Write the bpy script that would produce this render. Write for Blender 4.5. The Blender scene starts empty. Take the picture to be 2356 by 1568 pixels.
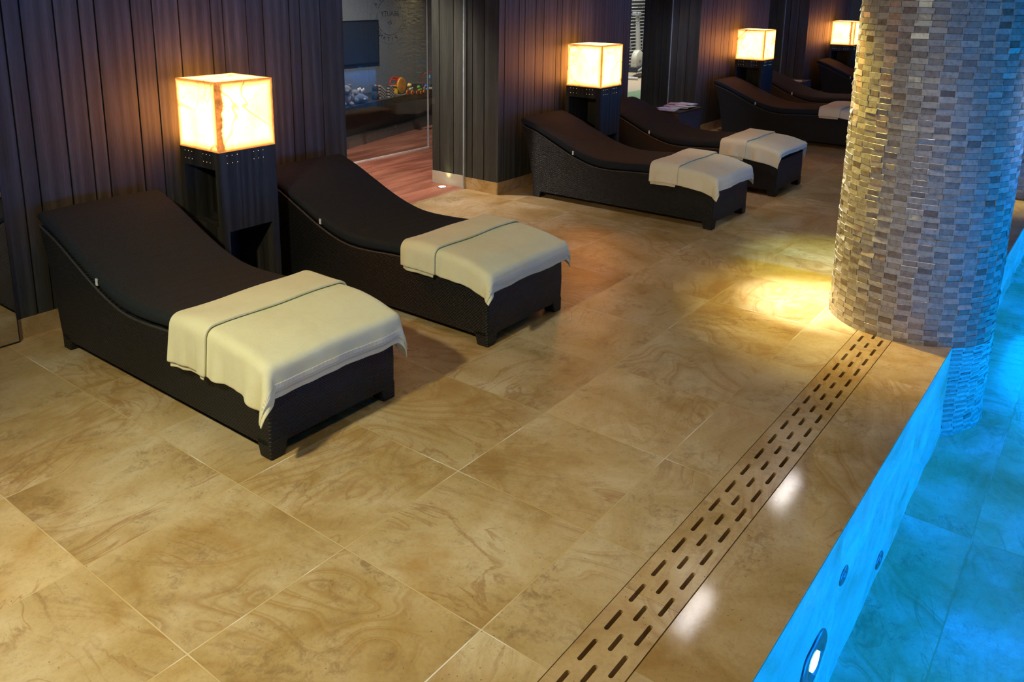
import bpy, bmesh, math, random
from mathutils import Vector, Matrix
import numpy as np

PI = math.pi
S = bpy.context.scene
COL = S.collection

# ------------------------------------------------------------------ camera
FPX = 1925.7736
YAW, PITCH, ROLL = 0.661544890, -0.232251314, 0.00975960865
CAM = Vector((-1.66875961, -4.3286046, 1.87665919))
cam_d = bpy.data.cameras.new('camera')
cam = bpy.data.objects.new('camera', cam_d)
COL.objects.link(cam)
fw = Vector((math.cos(PITCH) * math.cos(YAW), math.cos(PITCH) * math.sin(YAW), math.sin(PITCH)))
r0 = Vector((math.sin(YAW), -math.cos(YAW), 0.0))
u0 = r0.cross(fw)
rr = math.cos(ROLL) * r0 + math.sin(ROLL) * u0
uu = -math.sin(ROLL) * r0 + math.cos(ROLL) * u0
mw = Matrix(((rr.x, uu.x, -fw.x, CAM.x), (rr.y, uu.y, -fw.y, CAM.y), (rr.z, uu.z, -fw.z, CAM.z), (0, 0, 0, 1)))
cam.matrix_world = mw
cam_d.sensor_fit = 'HORIZONTAL'
cam_d.sensor_width = 36.0
cam_d.lens = 36.0 * FPX / 2356.0
cam_d.shift_x = 43.4 / 2356.0
cam_d.shift_y = -361.134 / 2356.0
cam_d.clip_start = 0.05
cam_d.clip_end = 100
S.camera = cam

# ------------------------------------------------------------------ world, view
w = bpy.data.worlds.new('world')
S.world = w
w.use_nodes = True
w.node_tree.nodes['Background'].inputs[0].default_value = (0.75, 0.72, 0.72, 1)
w.node_tree.nodes['Background'].inputs[1].default_value = 0.02
S.view_settings.view_transform = 'Standard'
S.view_settings.look = 'None'
S.view_settings.exposure = 0.0
S.view_settings.gamma = 1.0
S.view_settings.use_curve_mapping = False
S.cycles.use_denoising = True
S.cycles.max_bounces = 10
S.cycles.diffuse_bounces = 4
S.cycles.glossy_bounces = 4
S.cycles.transmission_bounces = 8
S.cycles.transparent_max_bounces = 12
S.cycles.sample_clamp_indirect = 4.0
S.cycles.blur_glossy = 0.5


def light(name, typ, loc, energy, color, target=None, **kw):
    d = bpy.data.lights.new(name, typ)
    d.energy = energy
    d.color = color
    for k, v in kw.items():
        setattr(d, k, v)
    o = bpy.data.objects.new(name, d)
    COL.objects.link(o)
    o.location = loc
    if target is not None:
        o.rotation_euler = (Vector(target) - Vector(loc)).to_track_quat('-Z', 'Y').to_euler()
    return o


CEIL = 2.60
# key downlight near the camera: its light makes the lounger shadows run to the right
light('downlight_key', 'SPOT', (-1.75, -1.85, CEIL - 0.03), 400, (1.0, 0.94, 0.64), (1.0, -2.2, 0), spot_size=1.9, spot_blend=1.0, shadow_soft_size=0.10)
light('front_fill', 'SPOT', (0.2, -3.0, CEIL - 0.03), 66, (1.0, 0.94, 0.62), (0.1, -2.8, 0), spot_size=2.2, spot_blend=1.0, shadow_soft_size=0.25)  # added fill spot that lifts the near floor
# yellow wash on the column and the floor beside it
light('downlight_column', 'SPOT', (3.40, -2.84, CEIL - 0.03), 1150, (1.0, 1.0, 0.92), (3.38, -2.93, 0), spot_size=0.42, spot_blend=1.0, shadow_soft_size=0.05)
light('downlight_column_wash', 'SPOT', (3.30, -2.15, CEIL - 0.03), 360, (1.0, 0.78, 0.14), (3.36, -3.02, 0.65), spot_size=0.95, spot_blend=1.0, shadow_soft_size=0.03)
light('downlight_column_soft', 'SPOT', (4.35, -2.80, CEIL - 0.03), 230, (0.80, 0.97, 0.12), (4.22, -2.86, 0), spot_size=0.66, spot_blend=1.0, shadow_soft_size=0.1)
light('downlight_far_column', 'SPOT', (7.35, -2.75, CEIL - 0.03), 420, (1.0, 0.90, 0.40), (7.3, -3.2, 0), spot_size=0.75, spot_blend=1.0, shadow_soft_size=0.05)
# cool downlight over the water beside the column
light('downlight_pool', 'SPOT', (3.42, -5.05, CEIL - 0.03), 150, (0.80, 0.88, 1.0), (3.72, -3.80, 1.3), spot_size=0.56, spot_blend=1.0, shadow_soft_size=0.03)
light('pool_glow_fill', 'SPOT', (3.95, -5.0, CEIL - 0.03), 620, (0.01, 0.20, 1.0), (3.86, -3.80, 0.8), spot_size=0.62, spot_blend=1.0, shadow_soft_size=0.04)  # added blue spot, stands in for pool light rising onto the column
light('coping_fill', 'SPOT', (2.7, -3.55, CEIL - 0.03), 80, (1.0, 0.84, 0.80), (2.95, -3.60, 0), spot_size=0.55, spot_blend=1.0, shadow_soft_size=0.1)  # added pinkish fill that brightens the coping near the column
# row of dim fill spots added above the loungers, without fixtures
for lx in (3.1, 7.1, 11.3):
    light('lounger_fill', 'SPOT', (lx, -1.6, CEIL - 0.03), 19, (1.0, 0.96, 0.94), (lx + 0.2, -1.7, 0), spot_size=2.5, spot_blend=1.0, shadow_soft_size=0.15)
light('towel_fill', 'SPOT', (5.3, -1.75, CEIL - 0.03), 26, (1.0, 0.97, 0.88), (5.5, -1.45, 0.4), spot_size=0.75, spot_blend=1.0, shadow_soft_size=0.1)  # added spot, only brightens the towels farther along the row
for lx, e in ((0.7, 16), (2.1, 8), (5.0, 8)):
    light('wall_fill', 'SPOT', (lx, -0.95, CEIL - 0.03), e, (1.0, 0.93, 0.78), (lx, 0.25, 1.1), spot_size=1.5, spot_blend=1.0, shadow_soft_size=0.2)  # added weak warm fill on the planks, no fixture
# corridor behind the panelled wall, play room and gym
light('downlight_corridor', 'SPOT', (3.6, 1.35, CEIL - 0.03), 430, (1.0, 0.80, 0.72), (3.9, 1.35, 0), spot_size=1.7, spot_blend=0.8, shadow_soft_size=0.08)
light('niche_fill', 'SPOT', (7.75, -0.05, CEIL - 0.03), 80, (0.80, 0.76, 1.0), (8.2, 0.5, 0.6), spot_size=1.0, spot_blend=1.0, shadow_soft_size=0.05)  # added cool spot to lift the magazines and the side planks
light('downlight_play', 'SPOT', (5.1, 2.62, CEIL - 0.03), 230, (1.0, 0.95, 0.9), (5.8, 3.6, 0.7), spot_size=1.7, spot_blend=0.8, shadow_soft_size=0.08)
light('downlight_gym', 'AREA', (14.0, 4.0, CEIL - 0.03), 170, (1.0, 0.98, 0.95), None, shape='RECTANGLE', size=4.0, size_y=1.6)

random.seed(7)


# ------------------------------------------------------------------ material helpers
class NT:
    def __init__(self, name):
        self.m = bpy.data.materials.new(name)
        self.m.use_nodes = True
        self.t = self.m.node_tree
        self.t.nodes.clear()
        self.out = self.t.nodes.new('ShaderNodeOutputMaterial')

    def n(self, typ, ins=None, **kw):
        nd = self.t.nodes.new('ShaderNode' + typ)
        for k, v in kw.items():
            setattr(nd, k, v)
        if ins:
            for k, v in ins.items():
                s = nd.inputs[k]
                if hasattr(v, 'is_output') or isinstance(v, bpy.types.NodeSocket):
                    self.t.links.new(v, s)
                else:
                    s.default_value = v
        return nd

    def math(self, op, a, b=0.0, c=None, clamp=False):
        ins = {0: a, 1: b}
        if c is not None:
            ins[2] = c
        return self.n('Math', ins, operation=op, use_clamp=clamp).outputs[0]

    def vmath(self, op, a, b=(0, 0, 0)):
        return self.n('VectorMath', {0: a, 1: b}, operation=op).outputs[0]

    def noise(self, vec, scale, detail=4.0, rough=0.55, dist=0.0, out='Fac'):
        return self.n('TexNoise', {'Vector': vec, 'Scale': scale, 'Detail': detail, 'Roughness': rough, 'Distortion': dist}).outputs[out]

    def ramp(self, fac, stops, interp='LINEAR'):
        nd = self.n('ValToRGB', {'Fac': fac})
        cr = nd.color_ramp
        cr.interpolation = interp
        while len(cr.elements) > 1:
            cr.elements.remove(cr.elements[-1])
        cr.elements[0].position = stops[0][0]
        cr.elements[0].color = c4(stops[0][1])
        for p, c in stops[1:]:
            e = cr.elements.new(p)
            e.color = c4(c)
        return nd.outputs['Color']

    def mix(self, fac, a, b, blend='MIX'):
        nd = self.n('Mix', data_type='RGBA', blend_type=blend)
        for i, v in ((0, fac), (6, a), (7, b)):
            if isinstance(v, bpy.types.NodeSocket):
                self.t.links.new(v, nd.inputs[i])
            else:
                nd.inputs[i].default_value = c4(v) if i else v
        return nd.outputs[2]

    def bump(self, h, strength=0.3, dist=0.01):
        return self.n('Bump', {'Height': h, 'Strength': strength, 'Distance': dist}).outputs[0]

    def obj(self):
        return self.n('TexCoord').outputs['Object']

    def bsdf(self, **kw):
        nd = self.n('BsdfPrincipled')
        for k, v in kw.items():
            k = {'color': 'Base Color', 'rough': 'Roughness', 'metal': 'Metallic', 'normal': 'Normal', 'ior': 'IOR', 'spec': 'Specular IOR Level',
                 'sheen': 'Sheen Weight', 'emis': 'Emission Color', 'emis_s': 'Emission Strength', 'coat': 'Coat Weight', 'sss': 'Subsurface Weight'}[k]
            if isinstance(v, bpy.types.NodeSocket):
                self.t.links.new(v, nd.inputs[k])
            else:
                nd.inputs[k].default_value = c4(v) if k in ('Base Color', 'Emission Color') else v
        self.t.links.new(nd.outputs[0], self.out.inputs[0])
        return nd


def c4(c):
    if isinstance(c, (int, float)):
        return (c, c, c, 1)
    return tuple(c) + (1,) if len(c) == 3 else tuple(c)


def plain(name, color, rough=0.5, metal=0.0, spec=0.5, bump_scale=0, bump_str=0.1, var=0.12):
    t = NT(name)
    o = t.obj()
    n = t.noise(o, 30 if not bump_scale else bump_scale, 3)
    k = t.ramp(n, [(0.3, [c * (1 - var) for c in color]), (0.7, [min(1, c * (1 + var)) for c in color])])
    kw = dict(color=k, rough=rough, metal=metal, spec=spec)
    if bump_scale:
        kw['normal'] = t.bump(n, bump_str, 0.004)
    t.bsdf(**kw)
    return t.m


def emit(name, color, strength):
    t = NT(name)
    e = t.n('Emission', {'Color': c4(color), 'Strength': strength})
    t.t.links.new(e.outputs[0], t.out.inputs[0])
    return t.m


def stone(name, tile=0.6, ox=0.0, oy=0.0, tint=(1, 1, 1), rough=0.38, grout=True, rough_var=0.12, plane='XY', size2=None, veins=1.0):
    t = NT(name)
    geo = t.n('NewGeometry').outputs['Position']
    sx = t.n('SeparateXYZ', {0: geo})
    X, Y = sx.outputs[0], sx.outputs[1]
    if plane == 'XZ':
        Y = sx.outputs[2]
    if plane == 'YZ':
        X, Y = sx.outputs[1], sx.outputs[2]
    ty = size2 or tile
    gx = t.math('DIVIDE', t.math('SUBTRACT', X, ox), tile)
    gy = t.math('DIVIDE', t.math('SUBTRACT', Y, oy), ty)
    ix, iy = t.math('FLOOR', gx), t.math('FLOOR', gy)
    fx, fy = t.math('FRACT', gx), t.math('FRACT', gy)
    cid = t.n('CombineXYZ', {0: ix, 1: iy, 2: 0.0}).outputs[0]
    wn = t.n('TexWhiteNoise', {'Vector': cid}, noise_dimensions='3D')
    rv, rc = wn.outputs['Value'], wn.outputs['Color']
    off = t.vmath('MULTIPLY', rc, (37.0, 23.0, 11.0))
    base = t.n('CombineXYZ', {0: X, 1: Y, 2: 0.0}).outputs[0]
    rot = t.n('VectorRotate', {'Vector': base, 'Axis': (0, 0, 1), 'Angle': t.math('MULTIPLY', t.math('ROUND', t.math('MULTIPLY', rv, 4.0)), 1.45)})
    p = t.vmath('ADD', rot.outputs[0], off)
    # base clouding
    n1 = t.noise(p, 2.4, 5, 0.6, 0.6)
    c1 = t.ramp(n1, [(0.30, (0.39, 0.235, 0.075)), (0.43, (0.50, 0.345, 0.140)), (0.55, (0.58, 0.425, 0.215)), (0.70, (0.67, 0.54, 0.33))])
    rust = t.math('MULTIPLY', t.ramp(t.noise(p, 1.7, 4, 0.6, 0.5), [(0.60, 0.0), (0.74, 0.75)]), t.ramp(t.noise(p, 9, 4, 0.7), [(0.35, 0.3), (0.6, 1.0)]))
    c1 = t.mix(rust, c1, (0.45, 0.245, 0.06))
    # flowing bands
    st = t.vmath('MULTIPLY', p, (1.0, 3.6, 1.0))
    warp = t.noise(p, 1.6, 3, 0.5, 0.0, out='Color')
    st2 = t.vmath('ADD', st, t.vmath('MULTIPLY', warp, (1.1, 1.1, 0.0)))
    wv = t.n('TexWave', {'Vector': st2, 'Scale': 1.15, 'Distortion': 7.5, 'Detail': 3.0, 'Detail Scale': 0.8, 'Detail Roughness': 0.6}, wave_type='BANDS', bands_direction='Y').outputs['Fac']
    band = t.ramp(wv, [(0.0, 0.0), (0.55, 0.0), (0.78, 0.45), (0.84, 0.08), (0.92, 0.6), (1.0, 0.15)])
    bm = t.math('MULTIPLY', band, t.ramp(t.noise(p, 1.5, 3, 0.55, 0.4), [(0.52, 0.0), (0.64, 0.60 * veins)]))
    c2 = t.mix(bm, c1, (0.38, 0.22, 0.075))
    # thin veins
    nv = t.noise(st2, 1.1, 6, 0.55, 1.3)
    vein = t.math('SUBTRACT', 1.0, t.math('MULTIPLY', t.math('ABSOLUTE', t.math('SUBTRACT', nv, 0.5)), 42.0), clamp=True)
    vm = t.math('MULTIPLY', vein, t.ramp(t.noise(p, 1.9, 2), [(0.48, 0.0), (0.62, 0.65 * veins)]))
    c3 = t.mix(vm, c2, (0.32, 0.16, 0.050))
    # dark smudges broken into grain
    sm = t.math('MULTIPLY', t.ramp(t.noise(p, 3.1, 4, 0.7, 0.8), [(0.49, 0.0), (0.66, 1.0)]), t.ramp(t.noise(p, 20, 6, 0.85, 0.5), [(0.46, 0.0), (0.60, 0.75)]))
    # strata: fine flowing contour lines in parts of some tiles
    sf = t.math('FRACT', t.math('MULTIPLY', t.noise(t.vmath('MULTIPLY', p, (0.7, 1.5, 1.0)), 1.25, 2, 0.45, 0.9), 15.0))
    sl = t.ramp(sf, [(0.0, 0.0), (0.45, 0.10), (0.72, 0.75), (0.80, 0.15), (0.92, 0.55), (1.0, 0.0)])
    smk = t.math('MULTIPLY', sl, t.ramp(t.noise(p, 1.25, 2, 0.5), [(0.49, 0.0), (0.60, 0.85 * veins)]))
    c3 = t.mix(smk, c3, (0.37, 0.195, 0.048))
    c4_ = t.mix(sm, c3, (0.27, 0.165, 0.065))
    fine = t.noise(p, 70, 5, 0.8)
    c5 = t.mix(0.42, c4_, t.ramp(fine, [(0.3, 0.62), (0.5, 1.0), (0.7, 1.12)]), 'MULTIPLY')
    vn = t.n('TexVoronoi', {'Vector': p, 'Scale': 34.0}, feature='F1').outputs['Distance']
    hair = t.math('SUBTRACT', 1.0, t.math('MULTIPLY', t.math('ABSOLUTE', t.math('SUBTRACT', t.noise(p, 16, 3, 0.6, 2.5), 0.5)), 45.0), clamp=True)
    hm = t.math('MULTIPLY', hair, t.ramp(t.noise(p, 21, 2), [(0.56, 0.0), (0.64, 0.6)]))
    c5 = t.mix(hm, c5, (0.30, 0.19, 0.07))
    spk = t.math('MULTIPLY', t.math('LESS_THAN', vn, 0.085), t.ramp(t.noise(p, 8, 2), [(0.46, 0.0), (0.54, 0.75)]))
    c6 = t.mix(spk, c5, (0.15, 0.09, 0.04))
    tone = t.math('ADD', 0.90, t.math('MULTIPLY', rv, 0.18))
    c7 = t.mix(1.0, c6, t.n('CombineXYZ', {0: tone, 1: tone, 2: tone}).outputs[0], 'MULTIPLY')
    c8 = t.mix(1.0, c7, tint, 'MULTIPLY')
    ro = t.math('ADD', rough, t.math('MULTIPLY', t.math('SUBTRACT', t.noise(p, 5, 3), 0.5), rough_var))
    hgt = t.math('ADD', t.math('MULTIPLY', fine, 0.15), t.math('MULTIPLY', t.noise(p, 12, 3), 0.25))
    if grout:
        g = 0.0023
        ex = t.math('MULTIPLY', t.math('SUBTRACT', 0.5, t.math('ABSOLUTE', t.math('SUBTRACT', fx, 0.5))), tile)
        ey = t.math('MULTIPLY', t.math('SUBTRACT', 0.5, t.math('ABSOLUTE', t.math('SUBTRACT', fy, 0.5))), ty)
        d = t.math('MINIMUM', ex, ey)
        gm = t.math('LESS_THAN', d, g)
        sh = t.math('MULTIPLY', t.math('LESS_THAN', d, g * 1.7), 0.25)
        c8 = t.mix(sh, c8, (0.24, 0.15, 0.06))
        gc = t.ramp(t.noise(geo, 2.2, 3), [(0.40, (0.60, 0.42, 0.17)), (0.56, (0.68, 0.52, 0.26)), (0.64, (0.88, 0.82, 0.74))])
        c8 = t.mix(t.math('MULTIPLY', gm, 0.85), c8, gc)
        ro = t.math('MAXIMUM', ro, t.math('MULTIPLY', gm, 0.6))
        hgt = t.math('SUBTRACT', hgt, t.math('MULTIPLY', gm, 0.5))
    t.bsdf(color=c8, rough=ro, normal=t.bump(hgt, 0.12, 0.003), spec=0.5)
    return t.m


def wood(name, c_dark, c_mid, c_light, plane='X', rough=0.5, grain=1.0, long_axis='Z', plank=None):
    t = NT(name)
    geo = t.n('NewGeometry').outputs['Position']
    sx = t.n('SeparateXYZ', {0: geo})
    if long_axis == 'Z':
        sc = (1.0, 1.0, 0.032)
    elif long_axis == 'X':
        sc = (0.06, 1.0, 1.0)
    rnd = None
    v = geo
    if plank:   # random shift per plank (plank = (axis index, width))
        i = t.math('FLOOR', t.math('DIVIDE', sx.outputs[plank[0]], plank[1]))
        wn = t.n('TexWhiteNoise', {'W': i}, noise_dimensions='1D')
        rnd = wn.outputs['Value']
        v = t.vmath('ADD', geo, t.vmath('MULTIPLY', wn.outputs['Color'], (9.0, 9.0, 9.0)))
    at = t.n('Attribute', attribute_name='tone', attribute_type='GEOMETRY').outputs['Fac']
    v = t.vmath('ADD', v, t.n('CombineXYZ', {0: 0.0, 1: 0.0, 2: t.math('MULTIPLY', at, 40.0)}).outputs[0])
    p = t.vmath('MULTIPLY', v, sc)
    n1 = t.noise(p, 48 * grain, 5, 0.65, 0.3)
    n2 = t.noise(p, 260 * grain, 3, 0.6)
    cath = t.n('TexWave', {'Vector': t.vmath('ADD', p, t.vmath('MULTIPLY', t.noise(p, 3.2, 2, out='Color'), (0.30, 0.30, 0.0))), 'Scale': 5.0, 'Distortion': 5.0, 'Detail': 2.0}, bands_direction='X').outputs['Fac']
    f = t.math('ADD', t.math('MULTIPLY', n1, 0.40), t.math('ADD', t.math('MULTIPLY', n2, 0.42), t.math('MULTIPLY', cath, 0.16)))
    c = t.ramp(f, [(0.36, c_dark), (0.52, c_mid), (0.70, c_light)])
    tone = t.math('ADD', 0.82, t.math('MULTIPLY', at if rnd is None else rnd, 0.36))
    c = t.mix(1.0, c, t.n('CombineXYZ', {0: tone, 1: tone, 2: tone}).outputs[0], 'MULTIPLY')
    t.bsdf(color=c, rough=t.math('ADD', rough, t.math('MULTIPLY', n2, 0.15)), normal=t.bump(t.math('ADD', n1, t.math('MULTIPLY', n2, 0.6)), 0.22, 0.003), spec=0.45)
    return t.m


def glass(name, tint=(0.93, 0.95, 0.95), refl=1.0, rough=0.0):
    t = NT(name)
    tr = t.n('BsdfTransparent', {'Color': c4(tint)})
    gl = t.n('BsdfGlossy', {'Color': (1, 1, 1, 1), 'Roughness': rough})
    g = t.n('NewGeometry')
    dt = t.n('VectorMath', {0: g.outputs['Incoming'], 1: g.outputs['Normal']}, operation='DOT_PRODUCT').outputs['Value']
    sch = t.math('POWER', t.math('SUBTRACT', 1.0, t.math('ABSOLUTE', dt)), 5.0)
    k = t.math('MULTIPLY', t.math('ADD', 0.04, t.math('MULTIPLY', sch, 0.96)), refl, clamp=True)
    mx = t.n('MixShader', {0: k, 1: tr.outputs[0], 2: gl.outputs[0]})
    t.t.links.new(mx.outputs[0], t.out.inputs[0])
    return t.m


M = {}
M['floor'] = stone('sand_stone_tiles')
M['base'] = stone('sand_stone_baseboard', tile=0.9, oy=-1.0, size2=3.0, plane='XZ', tint=(0.95, 0.95, 0.98), rough=0.35)
M['base_side'] = stone('sand_stone_baseboard_side', tile=0.79, ox=0.25, oy=-1.0, size2=3.0, plane='YZ', tint=(1.1, 1.1, 1.05), rough=0.35, grout=False)
M['coping'] = stone('sand_stone_coping', tile=1.2, ox=0.15, oy=-3.71, size2=0.6, tint=(0.93, 0.88, 0.86), rough=0.075, rough_var=0.02, grout=False)
M['drain'] = stone('sand_stone_drain_cover', tile=0.6, ox=0.435, oy=-3.6, size2=0.6, tint=(0.98, 0.92, 0.86), rough=0.22, rough_var=0.05, grout=False)
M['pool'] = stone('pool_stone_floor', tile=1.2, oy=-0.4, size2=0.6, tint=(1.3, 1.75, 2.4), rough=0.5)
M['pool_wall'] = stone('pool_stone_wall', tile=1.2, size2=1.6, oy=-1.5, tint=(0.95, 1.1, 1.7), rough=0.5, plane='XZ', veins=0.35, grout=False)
M['panel'] = wood('dark_oak_panel', (0.027, 0.030, 0.0235), (0.049, 0.053, 0.042), (0.090, 0.094, 0.074), rough=0.5)
M['stand'] = wood('dark_oak_stand', (0.018, 0.0165, 0.012), (0.040, 0.037, 0.027), (0.082, 0.075, 0.056), rough=0.5)
M['deck_wood'] = wood('red_brown_floor_boards', (0.19, 0.062, 0.036), (0.31, 0.115, 0.070), (0.42, 0.185, 0.12), rough=0.32, long_axis='X', plank=(1, 0.13))
M['groove'] = plain('groove_shadow_gap', (0.008, 0.006, 0.005), 0.8)
M['gap'] = plain('dark_channel', (0.010, 0.009, 0.008), 0.6)
M['ceiling'] = plain('ceiling_paint', (0.10, 0.095, 0.09), 0.8)
M['wallplain'] = plain('far_wall_plaster', (0.16, 0.15, 0.14), 0.8)
M['darkwall'] = plain('play_room_wall', (0.085, 0.083, 0.082), 0.75)
M['glass'] = glass('clear_glass', refl=1.0)
M['glass_edge'] = plain('polished_glass_edge', (0.62, 0.72, 0.74), 0.15, 0.0)
M['mirror'] = None
M['chrome'] = plain('chrome', (0.7, 0.72, 0.75), 0.15, 1.0, var=0.02)
M['black'] = plain('black_print', (0.006, 0.006, 0.006), 0.6)
M['white'] = plain('white_plastic', (0.75, 0.75, 0.73), 0.4)


def m_mirror():
    t = NT('grey_mirror_glass')
    gl = t.n('BsdfGlossy', {'Color': (0.62, 0.62, 0.64, 1), 'Roughness': 0.01})
    t.t.links.new(gl.outputs[0], t.out.inputs[0])
    return t.m


M['mirror'] = m_mirror()


def m_wicker():
    t = NT('black_woven_wicker')
    o = t.obj()
    sx = t.n('SeparateXYZ', {0: o})
    a = t.math('ADD', sx.outputs[0], sx.outputs[1])     # along the strand on either face
    z = sx.outputs[2]
    k = 2 * PI / 0.016
    kz = 2 * PI / 0.017
    row = t.math('FLOOR', t.math('DIVIDE', z, 0.0085))
    ph = t.math('MULTIPLY', row, PI)
    s1 = t.math('SINE', t.math('ADD', t.math('MULTIPLY', a, k), ph))
    s2 = t.math('ABSOLUTE', t.math('SINE', t.math('MULTIPLY', z, kz)))
    h = t.math('MULTIPLY', t.math('ADD', t.math('MULTIPLY', s1, 0.5), 0.9), s2)
    c = t.ramp(h, [(0.0, (0.002, 0.002, 0.002)), (0.5, (0.007, 0.0076, 0.008)), (1.0, (0.019, 0.020, 0.021))])
    t.bsdf(color=c, rough=0.42, normal=t.bump(h, 0.8, 0.003), spec=0.35)
    return t.m


def m_cushion():
    t = NT('charcoal_cushion_fabric')
    o = t.obj()
    n = t.noise(o, 260, 2, 0.6)
    st = t.noise(t.vmath('MULTIPLY', o, (0.6, 6.0, 3.0)), 5, 3, 0.55, 0.5)
    c = t.ramp(n, [(0.35, (0.010, 0.013, 0.0150)), (0.65, (0.022, 0.0280, 0.032))])
    h = t.math('ADD', t.math('MULTIPLY', n, 0.2), st)
    t.bsdf(color=c, rough=0.9, normal=t.bump(h, 0.35, 0.008), spec=0.2)
    return t.m


def m_towel(name, c, c2):
    t = NT(name)
    o = t.obj()
    n = t.noise(o, 420, 3, 0.75)
    n2 = t.noise(o, 9, 4, 0.6, 0.4)
    f = t.math('ADD', t.math('MULTIPLY', n, 0.6), t.math('MULTIPLY', n2, 0.4))
    col = t.ramp(f, [(0.35, c2), (0.6, c)])
    t.bsdf(color=col, rough=0.95, normal=t.bump(t.math('ADD', t.math('MULTIPLY', n, 0.25), t.math('MULTIPLY', n2, 0.8)), 0.5, 0.01), spec=0.1, sheen=0.2)
    return t.m


def m_hem():
    t = NT('ribbed_towel_hem')
    o = t.obj()
    sx = t.n('SeparateXYZ', {0: o})
    a = t.math('SINE', t.math('MULTIPLY', sx.outputs[0], 2 * PI / 0.007))
    col = t.ramp(a, [(0.2, (0.66, 0.61, 0.41)), (0.7, (0.88, 0.84, 0.62))])
    t.bsdf(color=col, rough=0.9, spec=0.1)
    return t.m


def m_onyx(name, seed, streak):
    """Lit onyx block: the stone itself glows, less at its thick edges, with brown veins in the stone."""
    t = NT(name)
    tc = t.n('TexCoord').outputs['Object']
    o = t.vmath('ADD', tc, (seed * 3.1, seed * 1.7, seed * 2.3))
    sx = t.n('SeparateXYZ', {0: tc})
    h = 0.197
    # distance to the nearest block edge from position on a face: second smallest of the distances to faces
    dx = t.math('SUBTRACT', h, t.math('ABSOLUTE', sx.outputs[0]))
    dy = t.math('SUBTRACT', h, t.math('ABSOLUTE', sx.outputs[1]))
    dz = t.math('SUBTRACT', 0.2015, t.math('ABSOLUTE', t.math('SUBTRACT', sx.outputs[2], 0.2015)))
    mn = t.math('MINIMUM', t.math('MINIMUM', t.math('MAXIMUM', dx, dy), t.math('MAXIMUM', dy, dz)), t.math('MAXIMUM', dx, dz))
    edge = t.n('MapRange', {0: mn, 1: 0.0, 2: 0.055, 3: 0.05, 4: 1.0}, interpolation_type='SMOOTHSTEP').outputs[0]
    clo = t.noise(o, 5.0, 6, 0.6, 0.8)
    tex = t.n('MapRange', {0: clo, 1: 0.32, 2: 0.62, 3: 0.6, 4: 1.0}).outputs[0]
    nv = t.noise(o, 2.0, 3, 0.5, 0.5)
    vein = t.math('SUBTRACT', 1.0, t.math('MULTIPLY', t.math('ABSOLUTE', t.math('SUBTRACT', nv, 0.5)), 70.0), clamp=True)
    vmask = t.ramp(t.noise(o, 2.0, 1), [(0.40, 0.0), (0.55, 0.80)])
    vk = t.math('SUBTRACT', 1.0, t.math('MULTIPLY', vein, vmask))
    k = t.math('MULTIPLY', t.math('MULTIPLY', edge, tex), vk)
    if streak is not None:   # a brown band running up one face: (x position on the -Y face, half width)
        ax, sxp, shw = streak
        coord = sx.outputs[0] if ax == 'x' else sx.outputs[1]
        other = sx.outputs[1] if ax == 'x' else sx.outputs[0]
        wob = t.math('MULTIPLY', t.math('SUBTRACT', t.noise(t.vmath('MULTIPLY', o, (0.0, 0.0, 1.0)), 11.0, 6, 0.65, 0.6), 0.5), 0.075)
        d = t.math('ABSOLUTE', t.math('SUBTRACT', t.math('ADD', coord, wob), sxp))
        front = t.math('LESS_THAN', other, -h + 0.006)
        bm = t.n('MapRange', {0: d, 1: shw * 0.6, 2: shw, 3: 0.07, 4: 1.0}).outputs[0]
        bm = t.math('MAXIMUM', bm, t.math('SUBTRACT', 1.0, front))
        k = t.math('MAXIMUM', t.math('MULTIPLY', k, bm), t.n('MapRange', {0: t.noise(o, 14.0, 5, 0.65), 1: 0.35, 2: 0.65, 3: 0.022, 4: 0.085}).outputs[0])
    e = t.n('Emission', {'Color': (1.0, 0.33, 0.075, 1), 'Strength': t.math('MULTIPLY', k, LAMP)})
    t.t.links.new(e.outputs[0], t.out.inputs[0])
    return t.m


LAMP = 15.0
M['wicker'] = m_wicker()
M['rim'] = plain('braided_rim', (0.045, 0.043, 0.040), 0.4, bump_scale=180, bump_str=0.8, var=0.7)
M['cushion'] = m_cushion()
M['towel'] = m_towel('cream_terry_towel', (0.84, 0.80, 0.52), (0.75, 0.70, 0.41))
M['towel_w'] = m_towel('pale_terry_towel', (0.90, 0.86, 0.64), (0.82, 0.78, 0.55))
M['hem'] = m_hem()
M['leak'] = emit('light_through_drilled_hole', (1.0, 0.72, 0.42), 3.0)


def m_mosaic():
    t = NT('split_stone_mosaic')
    o = t.n('NewGeometry').outputs['Position']
    a = t.n('Attribute', attribute_name='tone', attribute_type='GEOMETRY')
    f = a.outputs['Fac']
    c = t.ramp(f, [(0.0, (0.13, 0.085, 0.05)), (0.10, (0.22, 0.165, 0.115)), (0.3, (0.30, 0.255, 0.20)), (0.55, (0.36, 0.315, 0.24)), (0.8, (0.44, 0.405, 0.33)), (1.0, (0.54, 0.48, 0.37))])
    n = t.noise(o, 45, 5, 0.7)
    c = t.mix(0.8, c, t.ramp(n, [(0.32, 0.5), (0.5, 0.95), (0.7, 1.15)]), 'MULTIPLY')
    vn = t.n('TexVoronoi', {'Vector': o, 'Scale': 60.0}, feature='F1').outputs['Distance']
    c = t.mix(t.math('MULTIPLY', t.math('LESS_THAN', vn, 0.10), 0.7), c, (0.10, 0.07, 0.045))
    ro = t.math('ADD', 0.08, t.math('MULTIPLY', n, 0.26))
    t.bsdf(color=c, rough=ro, normal=t.bump(t.math('ADD', n, t.math('MULTIPLY', t.noise(o, 14, 2), 1.2)), 0.30, 0.006), spec=0.9)
    return t.m


M['mosaic'] = m_mosaic()


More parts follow.
